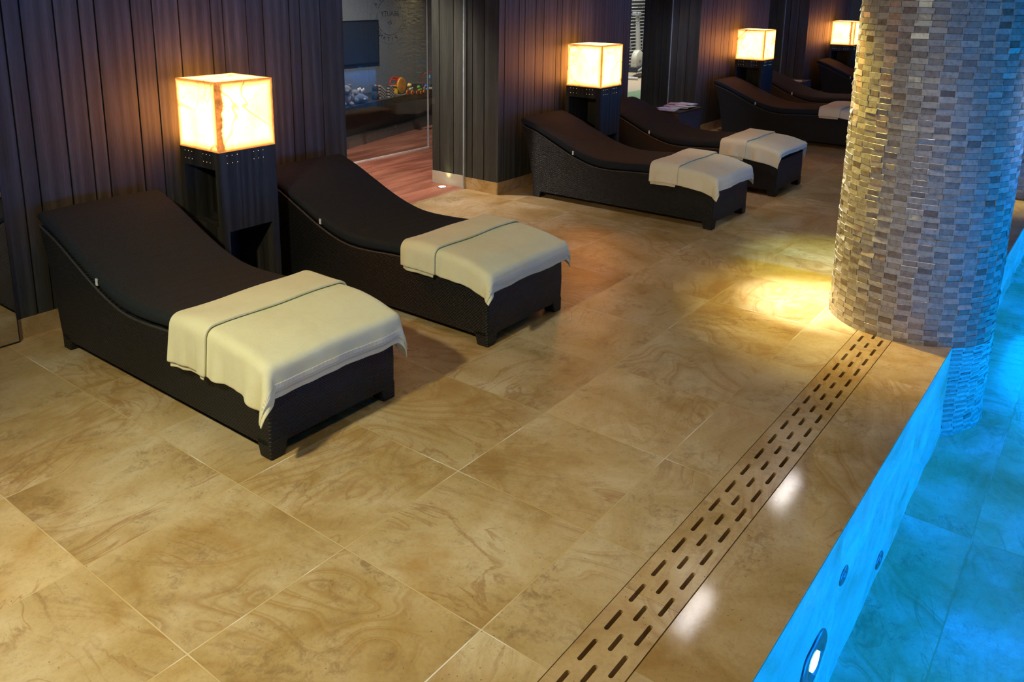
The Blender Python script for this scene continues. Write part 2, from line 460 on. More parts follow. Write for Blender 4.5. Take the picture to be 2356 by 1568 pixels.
def m_water():
    t = NT('pool_water')
    o = t.n('NewGeometry').outputs['Position']
    n = t.noise(t.vmath('MULTIPLY', o, (1.0, 1.0, 0.0)), 2.2, 2, 0.5, 0.4)
    nb = t.bump(n, 0.10, 0.05)
    g = t.n('BsdfGlass', {'Color': (0.62, 0.93, 1.0, 1), 'Roughness': 0.0, 'IOR': 1.33, 'Normal': nb})
    t.t.links.new(g.outputs[0], t.out.inputs[0])
    return t.m


M['water'] = m_water()


# ------------------------------------------------------------------ mesh helpers
class MB:
    """Collects vertices and faces; build() links them as ONE mesh object."""

    def __init__(self):
        self.v, self.f, self.mi, self.tone, self.sm = [], [], [], [], []

    def add(self, vs, fs, mi=0, tone=0.5, smooth=False):
        b = len(self.v)
        self.v += [tuple(p) for p in vs]
        for f in fs:
            self.f.append(tuple(i + b for i in f))
            self.mi.append(mi)
            self.tone.append(tone)
            self.sm.append(smooth)
        return self

    def box(self, x0, x1, y0, y1, z0, z1, mi=0, tone=0.5, bev=0.0):
        if bev > 0:
            bm = bmesh.new()
            vs = [bm.verts.new(p) for p in ((x0, y0, z0), (x1, y0, z0), (x1, y1, z0), (x0, y1, z0), (x0, y0, z1), (x1, y0, z1), (x1, y1, z1), (x0, y1, z1))]
            for f in ((0, 3, 2, 1), (4, 5, 6, 7), (0, 1, 5, 4), (1, 2, 6, 5), (2, 3, 7, 6), (3, 0, 4, 7)):
                bm.faces.new([vs[i] for i in f])
            bmesh.ops.bevel(bm, geom=bm.edges[:], offset=bev, segments=2, profile=0.6, affect='EDGES')
            self.bm(bm, mi, tone)
            return self
        v = ((x0, y0, z0), (x1, y0, z0), (x1, y1, z0), (x0, y1, z0), (x0, y0, z1), (x1, y0, z1), (x1, y1, z1), (x0, y1, z1))
        return self.add(v, ((0, 3, 2, 1), (4, 5, 6, 7), (0, 1, 5, 4), (1, 2, 6, 5), (2, 3, 7, 6), (3, 0, 4, 7)), mi, tone)

    def bm(self, bm, mi=0, tone=0.5, smooth=False):
        bm.verts.index_update()
        self.add([v.co.copy() for v in bm.verts], [[v.index for v in f.verts] for f in bm.faces], mi, tone, smooth)
        bm.free()
        return self

    def lathe(self, prof, n=24, c=(0, 0, 0), axis='Z', mi=0, tone=0.5, smooth=True, caps=True):
        vs, fs = [], []
        for r, h in prof:
            for i in range(n):
                a = 2 * PI * i / n
                if axis == 'Z':
                    p = (c[0] + r * math.cos(a), c[1] + r * math.sin(a), c[2] + h)
                elif axis == 'Y':
                    p = (c[0] + r * math.cos(a), c[1] + h, c[2] + r * math.sin(a))
                else:
                    p = (c[0] + h, c[1] + r * math.cos(a), c[2] + r * math.sin(a))
                vs.append(p)
        m = len(prof)
        for j in range(m - 1):
            for i in range(n):
                i2 = (i + 1) % n
                fs.append((j * n + i, j * n + i2, (j + 1) * n + i2, (j + 1) * n + i))
        self.add(vs, fs, mi, tone, smooth)
        if caps:
            self.add(vs[:n], [tuple(range(n))[::-1]], mi, tone)
            self.add(vs[-n:], [tuple(range(n))], mi, tone)
        return self

    def tube(self, pts, r, n=8, mi=0, tone=0.5, closed=False):
        pts = [Vector(p) for p in pts]
        m = len(pts)
        vs, fs = [], []
        up = Vector((0, 0, 1))
        for k, p in enumerate(pts):
            a = pts[(k - 1) % m] if (closed or k) else pts[k]
            b = pts[(k + 1) % m] if (closed or k < m - 1) else pts[k]
            d = (b - a).normalized()
            s = d.cross(up)
            if s.length < 1e-3:
                s = d.cross(Vector((1, 0, 0)))
            s.normalize()
            q = s.cross(d)
            rk = r[k] if isinstance(r, (list, tuple)) else r
            for i in range(n):
                t = 2 * PI * i / n
                vs.append(p + s * math.cos(t) * rk + q * math.sin(t) * rk)
        for k in range(m if closed else m - 1):
            k2 = (k + 1) % m
            for i in range(n):
                i2 = (i + 1) % n
                fs.append((k * n + i, k * n + i2, k2 * n + i2, k2 * n + i))
        self.add(vs, fs, mi, tone, True)
        if not closed:
            self.add(vs[:n], [tuple(range(n))[::-1]], mi, tone)
            self.add(vs[-n:], [tuple(range(n))], mi, tone)
        return self

    def ball(self, c, r, n=14, mi=0, tone=0.5, sc=(1, 1, 1)):
        m = n // 2
        vs = [(c[0], c[1], c[2] - r * sc[2])]
        for j in range(1, m):
            t = PI * j / m
            for i in range(n):
                a = 2 * PI * i / n
                vs.append((c[0] + r * sc[0] * math.sin(t) * math.cos(a), c[1] + r * sc[1] * math.sin(t) * math.sin(a), c[2] - r * sc[2] * math.cos(t)))
        vs.append((c[0], c[1], c[2] + r * sc[2]))
        fs = []
        for i in range(n):
            i2 = (i + 1) % n
            fs.append((0, 1 + i2, 1 + i))
            for j in range(m - 2):
                fs.append((1 + j * n + i, 1 + j * n + i2, 1 + (j + 1) * n + i2, 1 + (j + 1) * n + i))
            fs.append((1 + (m - 2) * n + i, 1 + (m - 2) * n + i2, len(vs) - 1))
        return self.add(vs, fs, mi, tone, True)

    def build(self, name, mats, parent=None, loc=None):
        me = bpy.data.meshes.new(name)
        me.from_pydata(self.v, [], self.f)
        if not isinstance(mats, (list, tuple)):
            mats = [mats]
        for mt in mats:
            me.materials.append(mt)
        me.polygons.foreach_set('material_index', self.mi)
        me.polygons.foreach_set('use_smooth', self.sm)
        if len(set(self.tone)) > 1:
            at = me.attributes.new('tone', 'FLOAT', 'FACE')
            at.data.foreach_set('value', self.tone)
        me.update()
        o = bpy.data.objects.new(name, me)
        COL.objects.link(o)
        if loc is not None:
            o.location = loc
        if parent is not None:
            o.parent = parent
        return o


def empty(name, loc, rz=0.0):
    o = bpy.data.objects.new(name, None)
    COL.objects.link(o)
    o.location = loc
    o.rotation_euler = (0, 0, rz)
    o.empty_display_size = 0.1
    return o


def tag(o, label=None, cat=None, group=None, kind=None):
    if label:
        o['label'] = label
    if cat:
        o['category'] = cat
    if group:
        o['group'] = group
    if kind:
        o['kind'] = kind
    return o


def struct(o, label=None):
    o['kind'] = 'structure'
    if label:
        o['label'] = label
    return o


def copy_tree(o, parent=None):
    c = o.copy()
    COL.objects.link(c)
    if parent is not None:
        c.parent = parent
    for ch in list(o.children):
        copy_tree(ch, c)
    return c


def interp(pts, x):
    """Smooth (Catmull-Rom on a sorted table) lookup."""
    pts = sorted(pts)
    xs = [p[0] for p in pts]
    if x <= xs[0]:
        return pts[0][1]
    if x >= xs[-1]:
        return pts[-1][1]
    i = max(k for k in range(len(xs) - 1) if xs[k] <= x)
    x0, y0 = pts[i]
    x1, y1 = pts[i + 1]
    def slope(k):
        if k == 0:
            return (pts[1][1] - pts[0][1]) / (xs[1] - xs[0])
        if k == len(xs) - 1:
            return (pts[-1][1] - pts[-2][1]) / (xs[-1] - xs[-2])
        return (pts[k + 1][1] - pts[k - 1][1]) / (xs[k + 1] - xs[k - 1])
    h = x1 - x0
    t = (x - x0) / h
    m0, m1 = slope(i) * h, slope(i + 1) * h
    return (2 * t**3 - 3 * t**2 + 1) * y0 + (t**3 - 2 * t**2 + t) * m0 + (-2 * t**3 + 3 * t**2) * y1 + (t**3 - t**2) * m1


# ------------------------------------------------------------------ room shell
WY = 0.25          # front face of the panelled wall
PER = 4.2          # bay spacing
GY = 0.64          # first glass line, where stone meets boards
BY = 1.05          # back of the wall blocks
G2 = 2.27          # second glass line
XA, XB = -7.5, 21.0
EDGE = -3.71
DR0, DR1 = -3.242, -3.436
PZ = -1.17

o = MB().box(XA, XB, DR0, GY, -0.12, 0.0).build('floor', M['floor'])
struct(o, 'sand coloured stone tile floor of the lounging area')
o = MB().box(XA, XB, EDGE, DR1, -0.010, 0.0, bev=0.0).build('floor', M['coping'])
struct(o, 'polished stone coping between drain and pool')
o = MB().box(XA, XB, DR1 - 0.001, DR0 + 0.001, -0.16, -0.10).build('floor', M['gap'])
struct(o, 'dark channel below the drain covers')
o = MB().box(XA, XB, GY, 9.0, -0.12, -0.001).build('floor', M['deck_wood'])
struct(o, 'red brown board floor behind the panelled walls')
o = MB().box(XA, XB, -9.5, 9.0, CEIL, CEIL + 0.1).build('ceiling', M['ceiling'])
struct(o)
o = MB().box(XA - 0.1, XA, -9.5, 9.0, PZ, CEIL).build('wall_left', M['wallplain'])
struct(o)
o = MB().box(XB, XB + 0.1, -9.5, 9.0, PZ, CEIL).build('wall_right', M['darkwall'])
struct(o)
o = MB().box(XA, XB, -9.6, -9.5, PZ, CEIL).build('wall_front', M['wallplain'])
struct(o)
o = MB().box(XA, XB, 9.0, 9.1, -0.1, CEIL).build('wall_far', M['darkwall'])
struct(o)
# pool basin
o = MB().box(XA, XB, EDGE, DR1, PZ, -0.010).build('wall_pool_near', M['pool_wall'])
struct(o, 'near side wall of the pool')
o = MB().box(XA, XB, -9.5, DR1, PZ - 0.1, PZ).build('floor', M['pool'])
struct(o, 'stone floor of the pool')

o = MB().add([(XA, -9.5, -0.008), (XB, -9.5, -0.008), (XB, EDGE, -0.008), (XA, EDGE, -0.008)], [(0, 1, 2, 3)]).build('pool_water', M['water'])
tag(o, 'clear pool water glowing bright blue beside the stone deck', 'water', kind='stuff')

# panelled wall blocks
GR = {0: [.185, .271, .439, .571, .659, .867, .996, 1.164, 1.38, 1.466, 1.638, 1.767, 1.976, 2.067, 2.244],
      1: [.161, .375, .465, .638, .770, .986, 1.076, 1.246, 1.382, 1.605, 1.697, 1.880, 2.000, 2.150, 2.290],
      2: [.150, .24, .41, .54, .75, .84, 1.01, 1.14, 1.35, 1.44, 1.61, 1.74, 1.95, 2.04, 2.21],
      3: [.17, .30, .39, .56, .69, .90, .99, 1.16, 1.29, 1.50, 1.59, 1.76, 1.97, 2.10, 2.25]}
SIDE = [0.413, 0.551, 0.781, 0.955]
rnd = random.Random(3)


def wall_block(k):
    xo = PER * k
    x0, x1 = 0.065 + xo, 2.45 + xo
    if k == 1:
        x0 += 0.01
    m = MB()
    g = 0.009
    core = 0.014
    m.box(x0 + core, x1 - core, WY + core, BY - core, 0.0, CEIL - 0.001, mi=1)
    cuts = [x0] + [xo + a for a in GR[min(k, 3)]] + [x1]
    for a, b in zip(cuts[:-1], cuts[1:]):
        aa = a + (g / 2 if a > x0 else 0)
        bb = b - (g / 2 if b < x1 else 0)
        m.box(aa, bb, WY, WY + core + 0.001, 0.105, CEIL - 0.002, tone=rnd.random())
    ycuts = [WY] + SIDE + [BY]
    for sx0, sx1 in ((x0, x0 + core), (x1 - core, x1)):
        for a, b in zip(ycuts[:-1], ycuts[1:]):
            aa = a + (g / 2 if a > WY else core)
            bb = b - (g / 2 if b < BY else 0)
            m.box(sx0, sx1, aa, bb, 0.105, CEIL - 0.002, tone=rnd.random())
    o = m.build('wall_back', [M['panel'], M['groove']])
    struct(o, 'dark oak plank wall block, number %d from the left' % (k + 1))
    # stone baseboards
    b = MB()
    b.box(x0 - 0.006, x1 + 0.006, WY - 0.006, WY + 0.012, 0.0, 0.112, mi=0)
    b.box(x0 - 0.006, x0 + 0.012, WY + 0.012, GY - 0.004, 0.0, 0.112, mi=1)
    b.box(x0 - 0.006, x0 + 0.012, GY + 0.002, BY, 0.0, 0.120, mi=2)
    b.box(x1 - 0.012, x1 + 0.006, WY + 0.012, BY, 0.0, 0.112, mi=1)
    o = b.build('baseboard_back', [M['base'], M['base_side'], M['pale_base']])
    struct(o)


M['pale_base'] = plain('pale_lacquered_baseboard', (0.62, 0.56, 0.42), 0.35, var=0.03)
for k in range(4):
    wall_block(k)
# wall bay to the left of the first block: grey mirror glass flush with the planks
o = MB().box(-1.75, 0.060, 0.214, 0.222, 0.004, CEIL - 0.01).build('window_1', M['mirror'])
struct(o, 'dark reflective glass pane at the left end of the plank wall')
o = MB().box(-1.75, 0.062, 0.210, 0.226, 0.0, 0.006).box(0.0595, 0.0625, 0.211, 0.225, 0.0, CEIL - 0.01).build('trim_1', M['black'])
struct(o)
o = MB().box(XA, 0.066, 0.30, 0.40, 0.0, CEIL - 0.002).build('wall_back', M['darkwall'])
struct(o)


# ------------------------------------------------------------------ glass with printed emblem
def text_mesh(s, size, shear=0.0, extrude=0.0004):
    cu = bpy.data.curves.new('lettering', 'FONT')
    cu.body = s
    cu.size = size
    cu.shear = shear
    cu.align_x = 'CENTER'
    cu.align_y = 'CENTER'
    cu.extrude = 0
    cu.resolution_u = 3
    ob = bpy.data.objects.new('lettering', cu)
    COL.objects.link(ob)
    dg = bpy.context.evaluated_depsgraph_get()
    me = bpy.data.meshes.new_from_object(ob.evaluated_get(dg))
    vs = [v.co.copy() for v in me.vertices]
    fs = [tuple(p.vertices) for p in me.polygons]
    bpy.data.objects.remove(ob)
    bpy.data.curves.remove(cu)
    bpy.data.meshes.remove(me)
    return vs, fs


def emblem(parent, cx, cy, cz, mat):
    """Printed ring emblem on the far side of the glass, so it reads mirrored from the pool."""
    m = MB()

    def ring(r0_, r1_, a0, a1, n=64):
        vs, fs = [], []
        for i in range(n + 1):
            a = math.radians(a0 + (a1 - a0) * i / n)
            vs += [(cx - r0_ * math.cos(a), cy, cz + r0_ * math.sin(a)), (cx - r1_ * math.cos(a), cy, cz + r1_ * math.sin(a))]
            if i:
                b = 2 * i
                fs.append((b - 2, b - 1, b + 1, b))
        m.add(vs, fs)

    def put(s, size, px, pz, ang=0.0, shear=0.0, bold=0.0, sx=1.0):
        vs, fs = text_mesh(s, size, shear)
        ca, sa = math.cos(ang), math.sin(ang)
        out = []
        for v in vs:
            x, z = v.x * sx, v.y
            x, z = x * ca - z * sa + px, x * sa + z * ca + pz
            out.append((cx - x, cy, cz + z))
        m.add(out, [f for f in fs])

    ring(0.2185, 0.2200, 0, 360, 96)
    ring(0.147, 0.1515, 25, 155)
    for s in (1, -1):
        if s > 0:
            ring(0.147, 0.1515, 14, -50)
        else:
            ring(0.147, 0.1515, 166, 230)
    ring(0.147, 0.1515, 238, 302)
    put('BEAUTY', 0.062, 0.0, 0.022, sx=0.92)
    put('by', 0.052, 0.0, -0.045, shear=0.4)
    top = 'CLINICA'
    for i, ch in enumerate(top):
        a = math.radians(90 + 58 - 116 * i / (len(top) - 1))
        put(ch, 0.052, 0.184 * math.cos(a), 0.184 * math.sin(a), a - PI / 2)
    bot = 'IVO PITANGUY'
    for i, ch in enumerate(bot):
        if ch == ' ':
            continue
        a = math.radians(190 + 160 * i / (len(bot) - 1))
        put(ch, 0.052, 0.186 * math.cos(a), 0.186 * math.sin(a), a + PI / 2)
    o = m.build('emblem', mat, parent)
    o['label'] = 'black printed ring emblem with lettering, mirrored'
    return o


WN = 2
for k in range(0, 3):
    xo = PER * k
    a, b = 2.45 + xo, 4.265 + xo
    mid = 3.066 + xo
    m = MB()
    m.box(a + 0.004, mid - 0.003, GY - 0.005, GY + 0.005, 0.004, CEIL - 0.01)
    m.box(mid + 0.003, b - 0.012, GY - 0.005, GY + 0.005, 0.004, CEIL - 0.01)
    o = m.build('window_%d' % WN, M['glass'])
    WN += 1
    struct(o, 'glass screen in the opening after plank wall block %d' % (k + 1))
    e = MB()
    e.box(b - 0.012, b - 0.006, GY - 0.006, GY + 0.006, 0.0, CEIL - 0.01)
    e.build('glass_edge', M['glass_edge'], o)
    if k < 2:
        emblem(o, 3.322 + xo, GY + 0.006, 1.622, M['black'])

# second glass line with floor rail, play room behind it
m = MB()
m.box(2.0, 4.52, G2 - 0.005, G2 + 0.005, 0.02, CEIL - 0.01)
m.box(4.526, 5.55, G2 - 0.005, G2 + 0.005, 0.02, CEIL - 0.01)
o = m.build('window_%d' % WN, M['glass'])
struct(o, 'inner glass screen of the play room')
MB().box(5.545, 5.557, G2 - 0.008, G2 + 0.008, 0.0, CEIL - 0.01).build('glass_edge', M['glass_edge'], o)
M['uplens'] = emit('uplight_lens', (0.85, 1.0, 0.8), 6.0)
M['rail'] = plain('brushed_rail', (0.8, 0.76, 0.7), 0.4)
MB().box(1.5, 5.56, G2 - 0.012, G2 + 0.012, 0.0, 0.018).build('floor_rail', M['rail'], o)
M['louvre'] = plain('louvre_grey', (0.42, 0.42, 0.40), 0.6)
o = MB().box(8.0, 8.9, G2 + 0.35, G2 + 0.45, 0.0, CEIL - 0.01).build('wall_inner', M['darkwall'])
struct(o, 'dark wall right of the play room glass')
M['play_wall'] = plain('play_room_grey_paint', (0.26, 0.255, 0.25), 0.75)
o = MB().box(1.0, 9.2, 4.3, 4.4, 0.0, CEIL - 0.01).build('wall_play_room', M['play_wall'])
struct(o, 'dark back wall of the play room')

# long ledge in the play room (slightly turned against the glass)
LZ = 0.50
P0, P1 = Vector((4.20, 2.74, 0)), Vector((7.3, 3.44, 0))
ld = (P1 - P0).normalized()
ln = Vector((-ld.y, ld.x, 0))
lang = math.atan2(ld.y, ld.x)
LL = (P1 - P0).length
tb = empty('bench_ledge', (P0.x, P0.y, 0), lang)
tag(tb, 'long dark wooden ledge behind the glass carrying the toys', 'bench')
MB().box(0, LL, 0, 0.55, LZ - 0.085, LZ, bev=0.003).build('ledge_top', M['stand'], tb)
MB().box(0.05, LL, 0.12, 0.55, 0.12, LZ - 0.09).build('ledge_front', M['darkwall'], tb)
MB().box(0.05, LL, 0.05, 0.55, 0.0, 0.12).build('plinth', M['wallplain'], tb)


def on_ledge(px, py, z=LZ):
    """World point of a picture position on the ledge top (only used to lay out the toys)."""
    x = (px - 1178 + 43.4) / FPX
    y = -(py - 784 + 361.134) / FPX
    d = rr * x + uu * y + fw
    return CAM + d * ((z - CAM.z) / d.z)


# ------------------------------------------------------------------ mosaic columns
def make_column(cx, cy, seed, label, z0=PZ):
    rg = random.Random(seed)
    m = MB()
    R = 0.437
    NP = 18
    rowh = 0.0315
    rows = int((CEIL - z0) / rowh)
    m.lathe([(R - 0.006, z0), (R - 0.006, CEIL - 0.002)], 64, (0, 0, 0), tone=0.15, smooth=True)
    frac = 0.575
    for j in range(rows + 1):
        za = z0 + j * rowh + 0.0003
        zb = min(z0 + (j + 1) * rowh - 0.0003, CEIL - 0.003)
        if zb - za < 0.01:
            continue
        ph = (j % 2) * 0.5 + 0.04 * math.sin(j * 0.9)
        for i in range(NP):
            for part in (0, 1):
                a0 = (i + ph + (frac if part else 0.0)) * 2 * PI / NP
                a1 = (i + ph + (1.0 if part else frac)) * 2 * PI / NP
                ga = 0.0004 / R
                a0 += ga
                a1 -= ga
                if part == 0:
                    tone = min(1, max(0, rg.gauss(0.76, 0.08)))
                else:
                    tone = min(1, max(0, rg.gauss(0.31, 0.12)))
                pr_ = rg.uniform(0.0, 0.0022) + (0.0025 if rg.random() < 0.10 else 0)
                t1, t2 = rg.gauss(0, 0.0009), rg.gauss(0, 0.0010)
                if rg.random() < 0.08:
                    t2 += rg.choice((-1, 1)) * 0.0035
                    t1 += rg.choice((-1, 1)) * 0.003
                # corners radial distances
                ro = [[R + pr_ + s * t1 + q * t2 for q in (-1, 1)] for s in (-1, 1)]   # s: angle side, q: bottom/top
                bev = 0.0012
                ba = bev / R
                def P(a, r, z):
                    return (r * math.cos(a), r * math.sin(a), z)
                vs = [P(a0, R - 0.011, za), P(a1, R - 0.011, za), P(a1, R - 0.011, zb), P(a0, R - 0.011, zb),
                      P(a0, ro[0][0] - bev, za), P(a1, ro[1][0] - bev, za), P(a1, ro[1][1] - bev, zb), P(a0, ro[0][1] - bev, zb),
                      P(a0 + ba, ro[0][0], za + bev), P(a1 - ba, ro[1][0], za + bev), P(a1 - ba, ro[1][1], zb - bev), P(a0 + ba, ro[0][1], zb - bev)]
                fs = [(0, 1, 5, 4), (1, 2, 6, 5), (2, 3, 7, 6), (3, 0, 4, 7), (4, 5, 9, 8), (5, 6, 10, 9), (6, 7, 11, 10), (7, 4, 8, 11), (8, 9, 10, 11)]
                m.add(vs, fs, tone=tone)
    o = m.build('mosaic_column', M['mosaic'], loc=(cx, cy, 0))
    tag(o, label, 'column', 'round mosaic columns at the pool edge')
    return o


make_column(3.506, -3.420, 11, 'large round column clad in split stone mosaic standing on the pool edge')
make_column(7.68, -3.420, 12, 'farther mosaic column, only a sliver showing right of the large column')

# ------------------------------------------------------------------ drain covers
def slot_outline(x0, x1, y, r, n=6):
    pts = []
    for i in range(n + 1):
        a = PI / 2 + PI * i / n
        pts.append((x0 + r * math.cos(a), y + r * math.sin(a)))
    for i in range(n + 1):
        a = -PI / 2 + PI * i / n
        pts.append((x1 + r * math.cos(a), y + r * math.sin(a)))
    return pts


def drain_cover(x0, L=0.6, trim=0.0):
    bm = bmesh.new()
    yb, yt = DR1 + 0.004, DR0 - 0.003
    rs = 0.0072
    ho, hm = 0.0435, 0.0335
    rows = ((-3.290, 0.0), (-3.392, 0.0))
    g = 0.0008
    e0, e1 = g, L - g - trim

    def loop(pts):
        vs = [bm.verts.new((p[0], p[1], 0)) for p in pts]
        for a, b in zip(vs, vs[1:] + vs[:1]):
            bm.edges.new((a, b))

    def half(xe, y, side):
        """notch of half a slot in the cover's end"""
        pts = []
        n = 6
        if side > 0:      # left end, notch goes into +x
            for i in range(n + 1):
                a = PI / 2 - PI * i / n
                pts.append((ho + rs * math.cos(a), y + rs * math.sin(a)))
            return [(xe, y + rs)] + pts + [(xe, y - rs)]
        for i in range(n + 1):
            a = -PI / 2 - PI * i / n
            pts.append((L - ho + rs * math.cos(a), y + rs * math.sin(a)))
        return [(xe, y - rs)] + pts + [(xe, y + rs)]
    out = [(e0, yt)]
    for y, _ in rows:
        out += half(e0, y, 1)
    out += [(e0, yb), (e1, yb)]
    if trim == 0:
        for y, _ in rows[::-1]:
            out += half(e1, y, -1)
    out += [(e1, yt)]
    loop(out)
    for y, _ in rows:
        for c in (0.15, 0.30, 0.45):
            if c + 0.06 < e1:
                loop(slot_outline(c - ho, c + ho, y, rs))
    for c in (0.075, 0.225, 0.375, 0.525):
        if c + 0.05 < e1:
            loop(slot_outline(c - hm, c + hm, -3.341, rs))
    bmesh.ops.triangle_fill(bm, use_beauty=True, use_dissolve=False, edges=bm.edges[:])
    res = bmesh.ops.extrude_face_region(bm, geom=bm.faces[:])
    vs = [v for v in res['geom'] if isinstance(v, bmesh.types.BMVert)]
    bmesh.ops.translate(bm, verts=vs, vec=(0, 0, -0.030))
    bmesh.ops.recalc_face_normals(bm, faces=bm.faces[:])
    m = MB().bm(bm)
    o = m.build('drain_cover', M['drain'], loc=(x0, 0, 0))
    return o


ordn = ['at the near end of the drain, cut by the bottom of the frame', 'second of the row from the near end', 'third of the row from the near end', 'fourth of the row from the near end',
        'fifth of the row from the near end', 'farthest of the row, touching the mosaic column']
ordn[0] = 'cut by the bottom of the frame'
for i in range(6):
    o = drain_cover(-0.165 + 0.6 * i, trim=0.0 if i < 5 else 0.30)
    tag(o, 'slotted stone drain cover, ' + ordn[i], 'drain cover', 'slotted stone drain covers along the pool')


# ------------------------------------------------------------------ loungers
RIM = [(0.095, 0.640), (-0.06, 0.590), (-0.22, 0.520), (-0.45, 0.420), (-0.62, 0.368), (-0.75, 0.352), (-0.88, 0.355), (-1.05, 0.368), (-1.3, 0.380), (-1.55, 0.372), (-1.70, 0.350), (-1.765, 0.330)]
HW = 0.354


def rim(y):
    return interp(RIM, y)


def ctop(y):
    return interp([(0.12, 0.712), (-0.06, 0.650), (-0.22, 0.582), (-0.45, 0.490), (-0.62, 0.444), (-0.75, 0.430), (-0.95, 0.434), (-1.2, 0.452), (-1.45, 0.455), (-1.65, 0.435), (-1.77, 0.405)], y)


def make_lounger():
    root = empty('sun_lounger', (0, 0, 0))
    # body: extruded side profile
    ys = [0.095 - (0.095 + 1.765) * i / 48 for i in range(49)]
    bm = bmesh.new()
    prof = []
    for y in ys:
        prof.append((y, rim(y)))
    prof += [(-1.772, 0.20), (-1.768, 0.062), (-1.68, 0.058), (-0.12, 0.058), (-0.035, 0.064), (-0.012, 0.20), (0.030, 0.42)]
    n = len(prof)
    vl = [bm.verts.new((-HW, y, z)) for y, z in prof]
    vr = [bm.verts.new((HW, y, z)) for y, z in prof]
    bm.faces.new(vl[::-1])
    bm.faces.new(vr)
    for i in range(n):
        j = (i + 1) % n
        bm.faces.new((vl[i], vl[j], vr[j], vr[i]))
    bmesh.ops.recalc_face_normals(bm, faces=bm.faces[:])
    # round the two long outer corners
    es = [e for e in bm.edges if abs(e.verts[0].co.x - e.verts[1].co.x) < 1e-6 and (e.verts[0].co.y < -1.75 and e.verts[1].co.y < -1.75)]
    bmesh.ops.bevel(bm, geom=es, offset=0.012, segments=3, profile=0.5, affect='EDGES')
    MB().bm(bm).build('wicker_body', M['wicker'], root)
    # legs
    for sx in (-1, 1):
        for yc in (-1.725, -0.075):
            bm = bmesh.new()
            w1, w2 = 0.047, 0.036
            vs = []
            for z, ww in ((0.085, w1), (0.0, w2)):
                cx = sx * (HW - 0.047)
                cyy = yc
                # outer corner stays flush, inner sides taper
                ox = sx * HW
                oy = -1.770 if yc < -1 else -0.030
                dy_ = 1 if yc < -1 else -1
                for a, b in ((0, 0), (1, 0), (1, 1), (0, 1)):
                    vs.append(bm.verts.new((ox - sx * 2 * ww * a, oy + dy_ * 2 * ww * b, z)))
            for f in ((0, 1, 2, 3), (7, 6, 5, 4), (0, 4, 5, 1), (1, 5, 6, 2), (2, 6, 7, 3), (3, 7, 4, 0)):
                bm.faces.new([vs[i] for i in f])
            bmesh.ops.recalc_face_normals(bm, faces=bm.faces[:])
            bmesh.ops.bevel(bm, geom=bm.edges[:], offset=0.006, segments=2, profile=0.5, affect='EDGES')
            MB().bm(bm).build('leg', M['wicker'], root)
    # braided rim on both sides and across the head
    pts = [(-HW + 0.004, y, rim(y) + 0.002) for y in ys[::-1]]
    pts2 = [(HW - 0.004, y, rim(y) + 0.002) for y in ys]
    MB().tube(pts, 0.0065, 6).tube(pts2, 0.0065, 6).tube([pts[-1], pts2[0]], 0.0065, 6).build('braided_rim', M['rim'], root)
    # cushion swept along the profile
    N = 60
    y_a, y_b = 0.125, -1.755
    rings = []
    cw = HW - 0.008
    for i in range(N + 1):
        t = i / N
        y = y_a + (y_b - y_a) * t
        yy = min(y, 0.095)
        zb = rim(yy) + 0.006 + (y - yy) * 0.3
        zt = ctop(y)
        # rounded ends
        e = min(1.0, (min(t, 1 - t) * N + 0.35) / 2.2)
        k = math.sqrt(max(0.0, 1 - (1 - e) ** 2))
        zm = (zb + zt) / 2
        hh = (zt - zb) / 2 * (0.45 + 0.55 * k)
        ww = cw * (0.985 + 0.015 * k)
        ring = []
        r = min(0.028, hh * 0.95)
        segs = 5
        for (qx, qz, a0) in ((ww - r, hh - r, 0), (-(ww - r), hh - r, 90), (-(ww - r), -(hh - r), 180), (ww - r, -(hh - r), 270)):
            for s in range(segs + 1):
                a = math.radians(a0 + 90 * s / segs)
                x = qx + r * math.cos(a)
                z = qz + r * math.sin(a)
                ring.append((x, y, zm + z))
            if a0 == 0:
                for q in range(1, 12):
                    x = (ww - r) * (1 - 2 * q / 12)
                    crown = 0.006 * (1 - (x / ww) ** 2) + 0.0015 * math.sin(y * 60 + 3 * math.sin(x * 6)) * math.exp(-((y + 0.78) / 0.22) ** 2)
                    ring.append((x, y, zm + hh + crown))
        rings.append(ring)
    nr = len(rings[0])
    vs = [p for r_ in rings for p in r_]
    fs = []
    for i in range(N):
        for j in range(nr):
            j2 = (j + 1) % nr
            fs.append((i * nr + j, (i + 1) * nr + j, (i + 1) * nr + j2, i * nr + j2))
    m = MB()
    m.add(vs, fs, smooth=True)
    m.add(rings[0], [tuple(range(nr))], smooth=False)
    m.add(rings[-1], [tuple(range(nr))[::-1]], smooth=False)
    cu = m.build('cushion', M['cushion'], root)
    m = MB()
    m.box(-cw - 0.004, -cw + 0.002, -0.455, -0.440, 0.440, 0.474)
    m.build('care_tag', M['white'], cu)['label'] = 'small white sewn-in label'
    return root


LOUNGERS = [
    (0.532, 'nearest dark wicker sun lounger at the left with a cream towel'),
    (1.936, 'second dark wicker sun lounger, just right of the nearest lamp stand'),
    (4.800, 'dark wicker sun lounger left of the second glowing lamp, third of the row'),
    (6.215, 'dark wicker sun lounger right of the second glowing lamp, fourth of the row'),
    (9.060, 'far dark wicker sun lounger with a white towel, partly behind the column'),
    (10.42, 'far dark wicker sun lounger without a visible towel, right of the third lamp'),
    (13.25, 'farthest dark wicker sun lounger, in front of the last lamp'),
]
proto = make_lounger()
for i, (x, lab) in enumerate(LOUNGERS):
    o = proto if i == 0 else copy_tree(proto)
    o.location = (x, 0, 0)
    tag(o, lab, 'lounger', 'row of dark wicker sun loungers')


